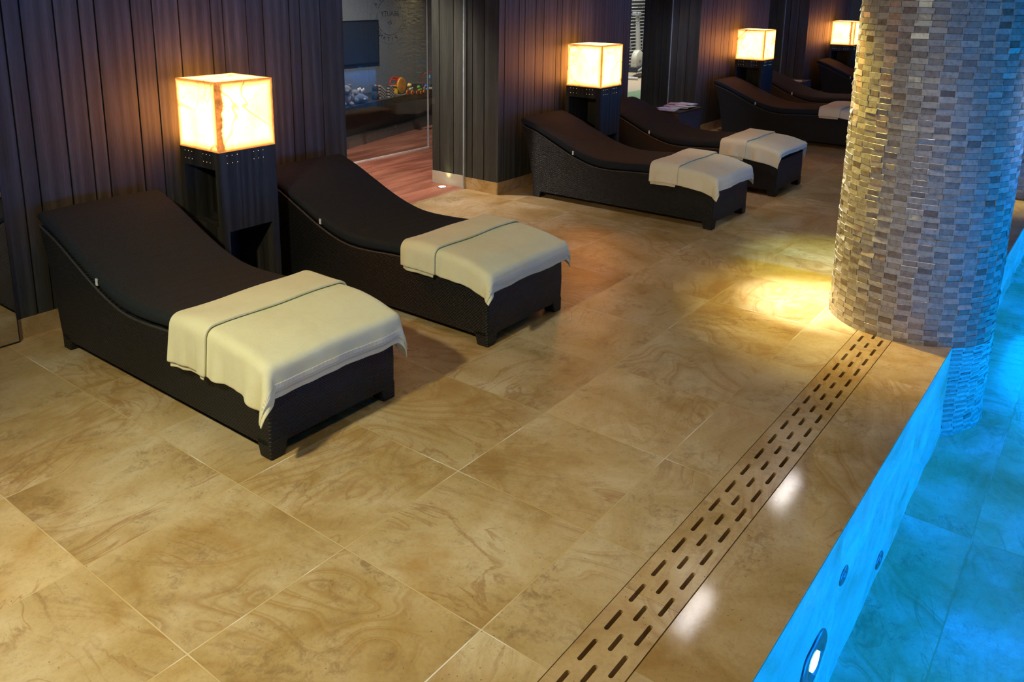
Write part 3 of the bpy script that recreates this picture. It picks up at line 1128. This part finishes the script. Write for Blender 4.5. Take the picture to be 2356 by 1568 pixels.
# ------------------------------------------------------------------ towels
def make_towel(cx, y_head, y_seam, y_over, side, mat, label, seed, hem=True, lift=0.0):
    rg = random.Random(seed)
    root = empty('towel', (cx, -1.5, 0.40))
    tag(root, label, 'towel', 'folded towels over the foot ends of the loungers')
    YF = -1.768
    hw = HW - 0.010
    ph = [rg.uniform(0, 6.28) for _ in range(8)]

    def drape(x, y, h, flare=1.0):
        ax = abs(x)
        sx = 1 if x >= 0 else -1
        dx = max(0.0, ax - hw)
        dy = max(0.0, YF - y)
        bx = min(ax, hw) * sx
        by = max(y, YF)
        zt = ctop(by) + 0.010 + h
        zt += 0.004 * math.sin(by * 17 + x * 5 + ph[0]) * 0.6 + 0.003 * math.sin(x * 13 + by * 9 + ph[1])
        r = math.hypot(dx, dy)
        if r < 1e-6:
            return (x, y, zt)
        ux, uy = sx * dx / r, -dy / r
        th = math.atan2(dy, dx)
        c = max(0.0, math.sin(2 * th))
        R = 0.022 + h
        q = R * PI / 2
        if r < q:
            out, dn = R * math.sin(r / R), R * (1 - math.cos(r / R))
        else:
            fl = 0.06 + (0.42 if sx < 0 else 0.16) * flare * c ** 2.5
            e = r - q
            # hanging folds
            if dy == 0:
                fl += 0.10 * math.sin(y * 24 + ph[2]) + 0.05 * math.sin(y * 55 + ph[3])
            elif dx == 0:
                fl += 0.05 * math.sin(x * 20 + ph[4]) + 0.03 * math.sin(x * 47 + ph[5])
            fl = max(0.02, fl)
            out = R + e * fl
            dn = R + e * math.sqrt(1 - min(0.9, fl) ** 2)
        # stretch the diagonal a little around the corner so it reads as a pointed fold
        return (bx + ux * out, by + uy * out, zt - dn)

    def sheet(name, ya, yb, sl, sr, h, mat_, thick=0.007, n=46, mx=64, parent=root, wob=0.0):
        vs, fs = [], []
        xs = [-(hw + sl) + (2 * hw + sl + sr) * i / mx for i in range(mx + 1)]
        for j in range(n + 1):
            t = j / n
            for x in xs:
                y = ya + (yb - ya) * t
                y += wob * math.sin(x * 7 + ph[6]) * (1 - t)
                p = drape(x, y, h)
                vs.append((p[0], p[1] + 1.5, p[2] - 0.40))
        w_ = mx + 1
        for j in range(n):
            for i in range(mx):
                fs.append((j * w_ + i, (j + 1) * w_ + i, (j + 1) * w_ + i + 1, j * w_ + i + 1))
        m = MB().add(vs, fs, smooth=True)
        o = m.build(name, mat_, parent)
        md = o.modifiers.new('thickness', 'SOLIDIFY')
        md.thickness = thick
        md.offset = 1.0
        sd = o.modifiers.new('soft', 'SUBSURF')
        sd.levels = 1
        sd.render_levels = 1
        return o

    yo = YF - y_over
    sheet('under_layer', y_seam + 0.05, yo + 0.004, side - 0.012, side - 0.02, 0.0, mat)
    sheet('lower_layer', y_seam + 0.06, yo + 0.022, side - 0.002, side - 0.01, 0.008, mat)
    sheet('folded_layer', y_head, y_seam, side + 0.012, side, 0.019, mat, thick=0.012, wob=0.004)
    sheet('folded_under_layer', y_head - 0.004, y_seam + 0.02, side + 0.020, side, 0.009, mat, thick=0.006)
    if hem:
        h = sheet('hem_band', yo + 0.046, yo + 0.022, side - 0.05, side - 0.03, 0.0155, M['hem'], thick=0.002, n=4)
        h['label'] = 'pale ribbed hem along the hanging edge'
    return root


make_towel(0.532, -1.16, -1.42, 0.150, 0.215, M['towel'], 'cream towel folded over the foot of the nearest lounger', 1)
make_towel(1.936, -1.18, -1.43, 0.115, 0.150, M['towel'], 'cream towel folded over the second lounger, right of the nearest lamp', 2)
make_towel(4.800, -1.22, -1.47, 0.120, 0.165, M['towel_w'], 'cream towel with a hanging tip on the third lounger of the row', 3, hem=False)
make_towel(6.215, -1.22, -1.47, 0.060, 0.165, M['towel_w'], 'cream towel on the fourth lounger of the row, behind the third one\'s', 4, hem=False)
make_towel(9.060, -1.25, -1.50, 0.05, 0.11, M['towel_w'], 'white towel on the far lounger, cut off by the mosaic column', 5, hem=False)

# ------------------------------------------------------------------ lamp stands and onyx lamps
LW = 0.394


def make_stand():
    root = empty('lamp_stand', (0, 0, 0))
    h = LW / 2
    t = 0.022
    H = 0.930
    m = MB()
    # lower niche opens to the pool side (-y), upper niche opens to the left (-x)
    zb0, zb1 = 0.10, 0.456
    zu0, zu1 = 0.486, 0.826
    # posts / frame made of panels
    m.box(-h, h, -h, h, 0.0, zb0, bev=0.002)                 # base
    m.box(-h, -h + 0.040, -h, h, zb0, zb1)                   # left side of the lower niche
    m.box(h - 0.050, h, -h, h, zb0, zb1)                     # right side
    m.box(-h + 0.040, h - 0.050, h - 0.03, h, zb0, zb1)      # back
    m.box(-h, h, -h, h, zb1, zu0)                            # middle shelf
    m.box(-h, h, -h, -h + 0.048, zu0, zu1)                   # front panel over the upper niche
    m.box(-h, h, h - 0.034, h, zu0, zu1)                     # back panel
    m.box(h - 0.03, h, -h + 0.048, h - 0.034, zu0, zu1)      # right panel
    m.box(-h, h, -h, h, zu1, H, bev=0.0)
    m.build('cabinet', M['stand'], root)
    # drilled holes that let the lamp light out
    first = None
    spots = []
    for z in (0.910, 0.865):
        for x in (-0.145, -0.111, -0.076, 0.038, 0.071, 0.105):
            spots.append(('y', x, z))
        for y in (0.145, 0.111, 0.076, -0.038, -0.071, -0.105):
            spots.append(('x', y, z))
    for ax, q, z in spots:
        r = 0.0016 if ax == 'y' else 0.0013
        if ax == 'y':
            MB().lathe([(r, -0.0008), (r, 0.0)], 8, (q, -h, z), 'Y', smooth=False).build('drilled_hole', M['leak'], root)
        else:
            MB().lathe([(r, -0.0008), (r, 0.0)], 8, (-h, q, z), 'X', smooth=False).build('drilled_hole', M['leak'], root)
    return root


LAMPS = [(1.260, -0.021, 'nearest'), (5.470, -0.021, 'second'), (9.690, -0.021, 'third'), (13.93, -0.021, 'farthest')]
stand_labels = ['dark oak cabinet stand with open niches between the two nearest loungers',
                'dark oak stand between the third and fourth loungers of the row',
                'dark oak stand behind the far lounger with the white towel',
                'dark oak stand of the farthest lamp beside the column']
lamp_labels = ['glowing onyx cube lamp with a brown streak at its front corner, nearest of the row',
               'plain glowing onyx cube lamp between the third and fourth loungers',
               'glowing onyx cube lamp, third of the row, above the far white-towel lounger',
               'smallest glowing onyx cube lamp with a brown band, beside the column']
sp = make_stand()
streaks = [('x', -0.185, 0.036), None, None, ('y', -0.135, 0.024)]
for i, (x, y, nm) in enumerate(LAMPS):
    s = sp if i == 0 else copy_tree(sp)
    s.location = (x, y, 0)
    tag(s, stand_labels[i], 'lamp stand', 'lamp stands between the loungers')
    h = LW / 2
    root = empty('cube_lamp', (x, y, 0.931))
    tag(root, lamp_labels[i], 'lamp', 'glowing onyx cube lamps')
    o = MB().box(-h, h, -h, h, 0.0, 0.403, bev=0.004).build('onyx_shade', m_onyx('lit_onyx_%d' % i, i + 1, streaks[i]), root)

# ------------------------------------------------------------------ ottoman with magazines
M['wicker_grey'] = plain('grey_woven_wicker', (0.06, 0.058, 0.055), 0.6, bump_scale=150, bump_str=0.6, var=0.4)
ob = empty('wicker_ottoman', (7.86, 0.22, 0))
tag(ob, 'low dark wicker side table carrying magazines, behind the fourth lounger', 'side table', 'low wicker side tables')
MB().box(-0.32, 0.32, -0.19, 0.19, 0.03, 0.41, bev=0.012).build('wicker_body', M['wicker_grey'] if 'wicker_grey' in M else M['wicker'], ob)
MB().box(-0.322, 0.322, -0.192, 0.192, 0.410, 0.422, bev=0.003).build('table_top', M['stand'], ob)
for sx in (-1, 1):
    for sy in (-1, 1):
        MB().box(sx * 0.28 - 0.02, sx * 0.28 + 0.02, sy * 0.15 - 0.02, sy * 0.15 + 0.02, 0.0, 0.032).build('leg', M['wicker'], ob)
o2 = copy_tree(ob)
o2.location = (12.1, 0.22, 0)
o2['label'] = 'farther low dark wicker side table with one magazine, left of the farthest lounger'

cols = [(0.55, 0.52, 0.75), (0.62, 0.60, 0.72), (0.70, 0.66, 0.66), (0.42, 0.36, 0.40), (0.72, 0.70, 0.70), (0.50, 0.30, 0.30), (0.68, 0.66, 0.74)]
labs = ['pale violet magazine at the left end of the side table', 'grey-lilac magazine lying askew on the violet one', 'pale magazine in the middle of the side table', 'dark-covered magazine under the middle one',
        'white magazine at the front of the side table', 'reddish magazine at the back right of the side table', 'light magazine at the right end of the side table']
mp = [(-0.24, 0.02, 0.2), (-0.15, 0.05, -0.15), (-0.02, -0.03, 0.35), (0.03, 0.05, 0.05), (0.06, -0.07, -0.2), (0.14, 0.06, 0.25), (0.16, -0.04, -0.1)]
for i, (dx, dy, a) in enumerate(mp):
    t = NT('magazine_cover_%d' % i)
    oo = t.obj()
    f = t.n('TexVoronoi', {'Vector': t.vmath('MULTIPLY', oo, (1, 1, 0)), 'Scale': 22.0}, distance='CHEBYCHEV').outputs['Color']
    c = t.mix(0.25, cols[i], f)
    t.bsdf(color=c, rough=0.3)
    r = empty('magazine', (7.88 + dx, 0.22 + dy, 0.4225 + 0.0065 * i), a)
    tag(r, labs[i], 'magazine', 'magazines on the wicker side table')
    MB().box(-0.085, 0.085, -0.115, 0.115, 0.0, 0.001).box(-0.085, 0.085, -0.115, 0.115, 0.005, 0.006).build('cover', t.m, r)
    MB().box(-0.083, 0.084, -0.113, 0.113, 0.001, 0.005).build('pages', M['white'], r)
r = empty('magazine', (12.1, 0.2, 0.4225), 0.3)
tag(r, 'single light magazine on the farther low side table', 'magazine')
MB().box(-0.085, 0.085, -0.115, 0.115, 0.0, 0.006).build('cover', M['white'], r)


# ------------------------------------------------------------------ recessed lights
def uplight(x, y, label):
    r = empty('floor_uplight', (x, y, 0.0))
    tag(r, label, 'light', 'small recessed floor uplights')
    MB().lathe([(0.045, -0.0005), (0.045, 0.003), (0.036, 0.004)], 28).build('bezel', M['chrome'], r)
    MB().lathe([(0.034, 0.0041), (0.034, 0.0052)], 28, smooth=False).build('lens', M['uplens'], r)


uplight(4.175, 0.84, 'small round floor uplight at the foot of the second plank wall, beyond the glass')
uplight(8.375, 0.84, 'small round floor uplight at the foot of the third plank wall, behind the side table')
light('uplight_beam', 'SPOT', (4.215, 0.835, 0.012), 2.2, (1.0, 0.80, 0.34), (4.262, 0.84, 0.16), spot_size=0.75, spot_blend=0.7, shadow_soft_size=0.012)
light('uplight_beam', 'SPOT', (8.415, 0.835, 0.012), 2.2, (1.0, 0.84, 0.60), (8.462, 0.84, 0.16), spot_size=0.75, spot_blend=0.7, shadow_soft_size=0.012)

M['ceil_light'] = emit('ceiling_panel_glow', (1.0, 0.93, 0.90), 15.0)
for i, (x0, x1) in enumerate(((3.17, 3.68), (5.10, 5.63))):
    r = empty('ceiling_light', ((x0 + x1) / 2, -2.275, CEIL))
    tag(r, ('nearer' if i == 0 else 'farther') + ' slim ceiling light, seen only as a reflection on the wet coping', 'light', 'slim ceiling lights')
    hl = (x1 - x0) / 2
    MB().box(-hl, hl, -0.065, 0.065, -0.012, -0.006).build('diffuser', M['ceil_light'], r)
    MB().box(-hl - 0.02, hl + 0.02, -0.085, -0.066, -0.02, -0.001).box(-hl - 0.02, hl + 0.02, 0.066, 0.085, -0.02, -0.001).box(-hl - 0.02, -hl - 0.001, -0.066, 0.066, -0.02, -0.001).box(hl + 0.001, hl + 0.02, -0.066, 0.066, -0.02, -0.001).build('frame', M['white'], r)

# ------------------------------------------------------------------ pool fittings and underwater lights
BLUE = (0.0, 0.23, 1.0)


def pool_lamp(x, y, z, s, label, power, show=True):
    """s = +1: mounted on the near wall facing -y; s = -1: far wall facing +y"""
    r = empty('pool_lamp', (x, y, z))
    tag(r, label, 'light', 'underwater pool lamps')
    d = -s
    MB().lathe([(0.140, 0.0), (0.140, d * 0.006), (0.128, d * 0.012), (0.085, d * 0.012), (0.080, d * 0.006), (0.060, d * 0.004)], 40, axis='Y').build('steel_ring', M['pool_steel'], r)
    MB().lathe([(0.044, d * 0.005), (0.044, d * 0.013), (0.03, d * 0.016)], 28, axis='Y').build('lens', M['pool_lens'], r)
    light('pool_beam', 'SPOT', (x, y + d * 0.03, z), power, BLUE, (x, y + d * 2.0, z + 0.0), spot_size=2.9, spot_blend=0.6, shadow_soft_size=0.05)


M['pool_steel'] = plain('brushed_pool_steel', (0.30, 0.32, 0.36), 0.25, 1.0, var=0.05)
M['pool_lens'] = emit('pool_lamp_lens', (0.45, 0.85, 1.0), 12.0)
pool_lamp(0.959, EDGE, -0.659, 1, 'round steel underwater lamp, lit, in the near pool wall', 90)
for x in (4.4, 7.5, 11.0):
    light('pool_beam', 'SPOT', (x, EDGE - 0.03, -0.659), 260, BLUE, (x, EDGE - 2.0, -0.659), spot_size=2.9, spot_blend=0.6, shadow_soft_size=0.05)
for x in (-2.0, 1.6, 5.2, 8.8, 12.4):
    light('pool_beam', 'SPOT', (x, -9.47, -0.6), 1500, BLUE, (x, -7.5, -0.6), spot_size=2.9, spot_blend=0.6, shadow_soft_size=0.05)


def jet(x, z, label):
    r = empty('pool_jet', (x, EDGE, z))
    tag(r, label, 'jet', 'round steel jets in the pool wall')
    MB().lathe([(0.054, 0.0), (0.054, -0.003), (0.048, -0.006), (0.020, -0.006), (0.018, -0.002)], 32, axis='Y').build('flange', M['pool_steel'], r)
    MB().lathe([(0.016, -0.002), (0.015, -0.008), (0.008, -0.008), (0.007, -0.003)], 24, axis='Y').build('nozzle', M['pool_steel'], r)


jet(1.267, -0.433, 'upper small round steel jet in the pool wall')
jet(1.909, -1.035, 'lower small round steel jet near the pool floor')


# ------------------------------------------------------------------ toys on the ledge
M['screen'] = plain('dark_blue_screen', (0.040, 0.044, 0.050), 0.35)
M['plush_grey'] = plain('grey_plush', (0.22, 0.20, 0.20), 0.95, bump_scale=120, bump_str=0.7)
M['plush_blue'] = plain('blue_grey_plush', (0.12, 0.14, 0.22), 0.95, bump_scale=120, bump_str=0.7)
M['plush_white'] = plain('white_plush', (0.72, 0.68, 0.68), 0.95)
M['t_red'] = plain('red_toy_plastic', (0.68, 0.03, 0.02), 0.3)
M['t_yellow'] = plain('yellow_toy_plastic', (0.90, 0.50, 0.05), 0.3)
M['t_lemon'] = plain('lemon_toy_paint', (0.82, 0.66, 0.18), 0.3)
M['t_blue'] = plain('blue_toy_plastic', (0.04, 0.12, 0.60), 0.3)
M['t_sky'] = plain('sky_blue_toy_paint', (0.10, 0.36, 0.62), 0.3)
M['t_green'] = plain('green_toy_paint', (0.14, 0.48, 0.08), 0.3)
M['t_lime'] = plain('lime_toy_paint', (0.55, 0.70, 0.08), 0.3)
M['t_orange'] = plain('orange_toy_paint', (0.85, 0.22, 0.03), 0.3)
M['t_dark'] = plain('dark_green_lacquer', (0.05, 0.06, 0.05), 0.25)
M['block_w'] = plain('pale_wood_block', (0.62, 0.52, 0.42), 0.5)
M['block_b'] = plain('dark_wood_block', (0.05, 0.04, 0.035), 0.5)


def at_ledge(px, py, dz=0.0):
    p = on_ledge(px, py)
    return (p.x, p.y, LZ + dz)


# teddy facing the glass
r = empty('teddy_bear', at_ledge(797, 243), -0.5)
tag(r, 'grey plush teddy bear sitting at the left end of the ledge', 'soft toy', 'soft toys on the ledge')
MB().ball((0, 0, 0.075), 0.075, sc=(0.9, 0.8, 1.0)).build('body', M['plush_grey'], r)
h_ = MB().ball((0, -0.01, 0.185), 0.058, sc=(1.05, 0.95, 0.95)).ball((0, -0.06, 0.172), 0.024)
h_.build('head', M['plush_grey'], r)
for s_ in (-1, 1):
    MB().ball((s_ * 0.045, 0, 0.232), 0.022, sc=(1, 0.5, 1)).build('ear', M['plush_grey'], r)
    MB().ball((s_ * 0.07, -0.03, 0.095), 0.026, sc=(0.9, 1, 1.9)).build('arm', M['plush_grey'], r)
    MB().ball((s_ * 0.045, -0.075, 0.028), 0.028, sc=(1, 1.8, 1)).build('leg', M['plush_grey'], r)
r = empty('plush_toy', at_ledge(825, 238), -0.4)
tag(r, 'blue-grey plush animal with a white tuft, lying beside the teddy bear', 'soft toy', 'soft toys on the ledge')
MB().ball((0, 0, 0.062), 0.085, sc=(1.15, 0.8, 0.73)).ball((0.07, -0.03, 0.05), 0.045).ball((-0.05, -0.05, 0.04), 0.04).build('body', M['plush_blue'], r)
MB().ball((-0.045, 0.0, 0.125), 0.045).build('head', M['plush_grey'], r)
m = MB()
for a_ in range(4):
    m.ball((0.0 + 0.022 * a_, 0.0, 0.155 + 0.012 * math.sin(a_ * 2.1)), 0.018, sc=(0.8, 0.8, 1.5))
m.build('white_tuft', M['plush_white'], r)
MB().ball((0.05, -0.075, 0.06), 0.012, sc=(1.4, 0.5, 0.8)).build('nose_patch', M['plush_white'], r)
r = empty('toy_block', at_ledge(841, 229), 0.1)
tag(r, 'small white flat box right of the plush toys', 'box')
MB().box(-0.03, 0.03, -0.02, 0.02, 0, 0.028, bev=0.003).build('box', M['white'], r)
# nesting doll
r = empty('nesting_doll', at_ledge(864, 231))
tag(r, 'tall dark nesting doll with red painted details standing near the ledge edge', 'doll')
MB().lathe([(0.040, 0.0), (0.046, 0.006), (0.052, 0.05), (0.050, 0.085), (0.037, 0.115)], 24).build('body', M['t_dark'], r)
MB().lathe([(0.037, 0.115), (0.040, 0.135), (0.040, 0.165), (0.030, 0.190), (0.012, 0.202), (0.001, 0.204)], 24).build('head', M['t_dark'], r)
MB().lathe([(0.0415, 0.0), (0.047, 0.006), (0.0475, 0.010)], 24).build('painted_foot_band', M['t_orange'], r)
MB().ball((0.0, -0.030, 0.182), 0.016, sc=(1.2, 0.6, 0.7)).build('painted_scarf', M['t_red'], r)
MB().ball((0.012, -0.045, 0.085), 0.013, sc=(1.2, 0.5, 1.0)).build('painted_rose', M['t_red'], r)
r = empty('wall_screen', (6.28, 4.29, 0.80))
tag(r, 'dark flat screen on the back wall of the play room, above the teddy bear', 'screen')
MB().box(-0.72, 0.44, -0.035, 0.0, 0.0, 0.60, bev=0.004).build('casing', M['black'], r)
MB().box(-0.70, 0.42, -0.037, -0.0355, 0.02, 0.58).build('display', M['screen'], r)
# two stacks of domino blocks
def block_stack(px, py, heights, tag_txt):
    base = on_ledge(px, py)
    bs = 0.0285
    for c_, hgt in enumerate(heights):
        for z_ in range(hgt):
            m = MB().box(-bs / 2, bs / 2, -bs / 2, bs / 2, 0, bs * 0.62, bev=0.001)
            o = m.build('toy_block', M['block_w'] if (c_ + z_) % 2 == 0 else M['block_b'], loc=(base.x + c_ * bs * 1.04 * ld.x, base.y + c_ * bs * 1.04 * ld.y, LZ + z_ * bs * 0.635))
            o.rotation_euler = (0, 0, lang)
            W = ['bottom', 'second', 'third', 'fourth', 'fifth', 'sixth', 'seventh', 'eighth', 'ninth']
            CN = ['left', 'second', 'third', 'fourth', 'fifth']
            tag(o, '%s block, %s level from the bottom, %s column of the %s' % ('pale' if (c_ + z_) % 2 == 0 else 'dark', W[z_], CN[c_], tag_txt), 'block', 'toy building blocks in ' + ('the stepped stack' if heights[0] != heights[-1] else 'the square stack'))


block_stack(874, 226, [9, 8, 7, 6, 5], 'stepped stack')
block_stack(895, 224, [8, 8, 8, 8], 'square stack')
# red and yellow wheel toy
r = empty('wheel_toy', at_ledge(914, 214), 0.22)
tag(r, 'red and yellow drum toy with a spiral disc, standing behind the block stack', 'toy')
MB().lathe([(0.098, -0.075), (0.102, -0.070), (0.102, -0.060), (0.085, -0.058)], 40, (0, 0, 0.105), 'Y').build('yellow_disc', M['t_yellow'], r)
m = MB()
for q in (0.075, 0.055, 0.035, 0.018):
    m.tube([(q * math.cos(a_ * PI / 12), -0.0765, 0.105 + q * math.sin(a_ * PI / 12)) for a_ in range(24)], 0.002, 5, closed=True)
m.build('spiral_groove', M['t_orange'], r)
m = MB()
arc = [(0.098 * math.cos(a_), 0.105 + 0.098 * math.sin(a_)) for a_ in [math.radians(d_) for d_ in range(10, 171, 10)]]
m.tube([(x_, -0.055, z_) for x_, z_ in arc], 0.008, 6).tube([(x_, 0.055, z_) for x_, z_ in arc], 0.008, 6)
for i_ in range(0, len(arc), 4):
    m.tube([(arc[i_][0], -0.055, arc[i_][1]), (arc[i_][0], 0.055, arc[i_][1])], 0.007, 6)
m.build('red_frame', M['t_red'], r)
MB().box(-0.075, -0.02, -0.05, 0.045, 0.0, 0.11, bev=0.006).build('yellow_body', M['t_yellow'], r)
MB().box(0.03, 0.085, -0.04, 0.04, 0.0, 0.035, bev=0.01).build('blue_foot', M['t_blue'], r)


def duck(px, py, sc_, head, body, wing, label, crest):
    r = empty('pull_duck', at_ledge(px, py), lang)
    r.scale = (sc_, sc_, sc_)
    tag(r, label, 'toy duck', 'wheeled toy ducks on the ledge')
    MB().ball((0.0, 0, 0.075), 0.036, sc=(1.35, 0.8, 0.75)).ball((0.05, 0, 0.085), 0.015, sc=(1.4, 0.8, 0.8)).build('body', body, r)
    MB().ball((-0.018, 0, 0.125), 0.030, sc=(1.15, 0.95, 0.92)).build('head', head, r)
    MB().ball((-0.058, 0, 0.117), 0.014, sc=(1.3, 0.9, 0.45)).build('beak', M['t_orange'], r)
    for s_ in (-1, 1):
        MB().ball((0.0, s_ * 0.026, 0.078), 0.018, sc=(1.5, 0.5, 0.8)).build('wing', wing, r)
        for wx in (-0.004,):
            w_o = MB().lathe([(0.031, -0.007), (0.031, 0.007)], 24, (wx, s_ * 0.036, 0.031), 'Y', smooth=False).build('wheel', M['t_orange'], r)
            MB().lathe([(0.019, -0.0085), (0.019, 0.0085)], 20, (wx, s_ * 0.036, 0.031), 'Y', smooth=False).build('hub', M['t_red'], w_o)
    root_ = r
    if crest:
        MB().ball((-0.018, 0, 0.158), 0.009).build('crest', M['t_red'], r)
    return r


yd = duck(944, 218, 1.0, M['t_lemon'], M['t_lemon'], M['t_sky'], 'yellow wheeled toy duck with a red knob on its head, leading the row', True)
duck(965, 217, 0.78, M['t_green'], M['t_lime'], M['t_green'], 'green wheeled toy duckling between the yellow and the blue one', False)
duck(981, 215, 0.80, M['t_blue'], M['t_sky'], M['t_lime'], 'blue wheeled toy duckling at the end of the row', False)
p_ = [Vector(at_ledge(x_, y_, 0.004)) for x_, y_ in ((911, 218), (918, 219), (925, 219), (931, 217), (936, 214))]
q_ = Vector(at_ledge(944, 218))
rot_ = Matrix.Rotation(-lang, 3, 'Z')
MB().tube([rot_ @ (v_ - q_) for v_ in p_], 0.0018, 6).build('pull_cord', M['plush_white'], yd)['label'] = 'pale pull cord'
# red bead hoop behind the ducks
r = empty('bead_hoop', at_ledge(989, 204), -0.5)
tag(r, 'thin red hoop toy with a blue bead behind the blue duckling', 'toy')
MB().box(-0.09, 0.09, -0.03, 0.03, 0, 0.02, bev=0.004).build('base', M['block_w'], r)
MB().tube([(0.115 * math.cos(math.radians(d_)), 0, 0.11 + 0.125 * math.sin(math.radians(d_))) for d_ in range(-30, 211, 12)], 0.0045, 6).build('red_hoop', M['t_red'], r)
MB().ball((0.0, 0, 0.16), 0.018, sc=(0.8, 0.8, 1.6)).tube([(0, 0, 0.02), (0, 0, 0.22)], 0.003, 6).build('blue_bead', M['t_sky'], r)

# ------------------------------------------------------------------ gym seen through the second opening
M['mat_green'] = plain('green_rubber_mat', (0.17, 0.33, 0.13), 0.7)
M['gym_floor'] = plain('pale_gym_boards', (0.52, 0.40, 0.27), 0.5)
M['silver'] = plain('silver_paint', (0.62, 0.62, 0.62), 0.3, 0.3)
M['cream_pl'] = plain('cream_machine_cover', (0.60, 0.57, 0.47), 0.4)
M['black_pl'] = plain('black_machine_plastic', (0.035, 0.036, 0.038), 0.4)
M['grey_pl'] = plain('grey_machine_plastic', (0.26, 0.27, 0.28), 0.4)
o = MB().box(9.4, 20.9, 1.9, 3.12, 0.0, 0.012).build('exercise_mat', M['mat_green'])
tag(o, 'green exercise mat on the gym floor beyond the second opening', 'mat')
o = MB().box(9.4, 20.9, 3.125, 5.35, 0.0, 0.006).build('floor', M['gym_floor'])
struct(o, 'pale boards of the gym floor')
m = MB()
m.box(12.0, 20.9, 5.44, 5.46, 0.0, CEIL - 0.01)
o = m.build('wall_gym', plain('gym_wall_grey', (0.10, 0.10, 0.085), 0.7))
struct(o, 'back wall of the gym behind the slats')
m = MB()
for i_ in range(32):
    z_ = 0.10 + i_ * 0.077
    m.box(12.0, 20.9, 5.38, 5.44, z_, z_ + 0.017, tone=0.5)
o = m.build('wall_bars', M['white'])
tag(o, 'white horizontal wall slats behind the exercise machine', 'wall bars')
r = empty('elliptical_trainer', (14.35, 4.28, 0.006), 0.15)
r.scale = (0.78, 0.78, 0.78)
tag(r, 'silver and cream exercise machine seen through the narrow second opening', 'exercise machine')
MB().tube([(-0.7, 0, 0.05), (0.7, 0, 0.05)], 0.035, 8).tube([(-0.7, -0.28, 0.04), (-0.7, 0.28, 0.04)], 0.035, 8).tube([(0.7, -0.28, 0.04), (0.7, 0.28, 0.04)], 0.035, 8).build('base_frame', M['silver'], r)
MB().lathe([(0.02, -0.09), (0.26, -0.085), (0.29, -0.05), (0.29, 0.05), (0.26, 0.085), (0.02, 0.09)], 28, (-0.05, 0, 0.46), 'Y').box(-0.33, 0.23, -0.085, 0.085, 0.25, 0.46, bev=0.03).build('flywheel_cover', M['cream_pl'], r)
MB().box(-0.13, 0.02, -0.095, -0.088, 0.40, 0.48, bev=0.003).build('cover_badge', M['grey_pl'], r)
MB().tube([(0.02, 0, 0.66), (-0.20, 0, 1.75)], [0.075, 0.05], 10).build('mast', M['silver'], r)
MB().box(-0.34, -0.16, -0.10, 0.10, 1.66, 1.76, bev=0.02).build('console', M['grey_pl'], r)
for s_ in (-1, 1):
    MB().tube([(-0.12, s_ * 0.16, 0.75), (-0.22, s_ * 0.22, 1.3), (-0.16, s_ * 0.25, 1.6)], 0.018, 8).build('handlebar', M['grey_pl'], r)
    MB().tube([(0.75, s_ * 0.16, 0.16), (0.1, s_ * 0.16, 0.30), (-0.35, s_ * 0.16, 0.22)], 0.022, 8).build('pedal_arm', M['silver'], r)
    MB().box(0.15, 0.55, s_ * 0.16 - 0.06, s_ * 0.16 + 0.06, 0.27, 0.31, bev=0.012).build('foot_plate', M['black_pl'], r)
MB().box(-0.38, 0.36, -0.13, 0.13, 0.16, 0.30, bev=0.02).build('lower_cover', M['black_pl'], r)
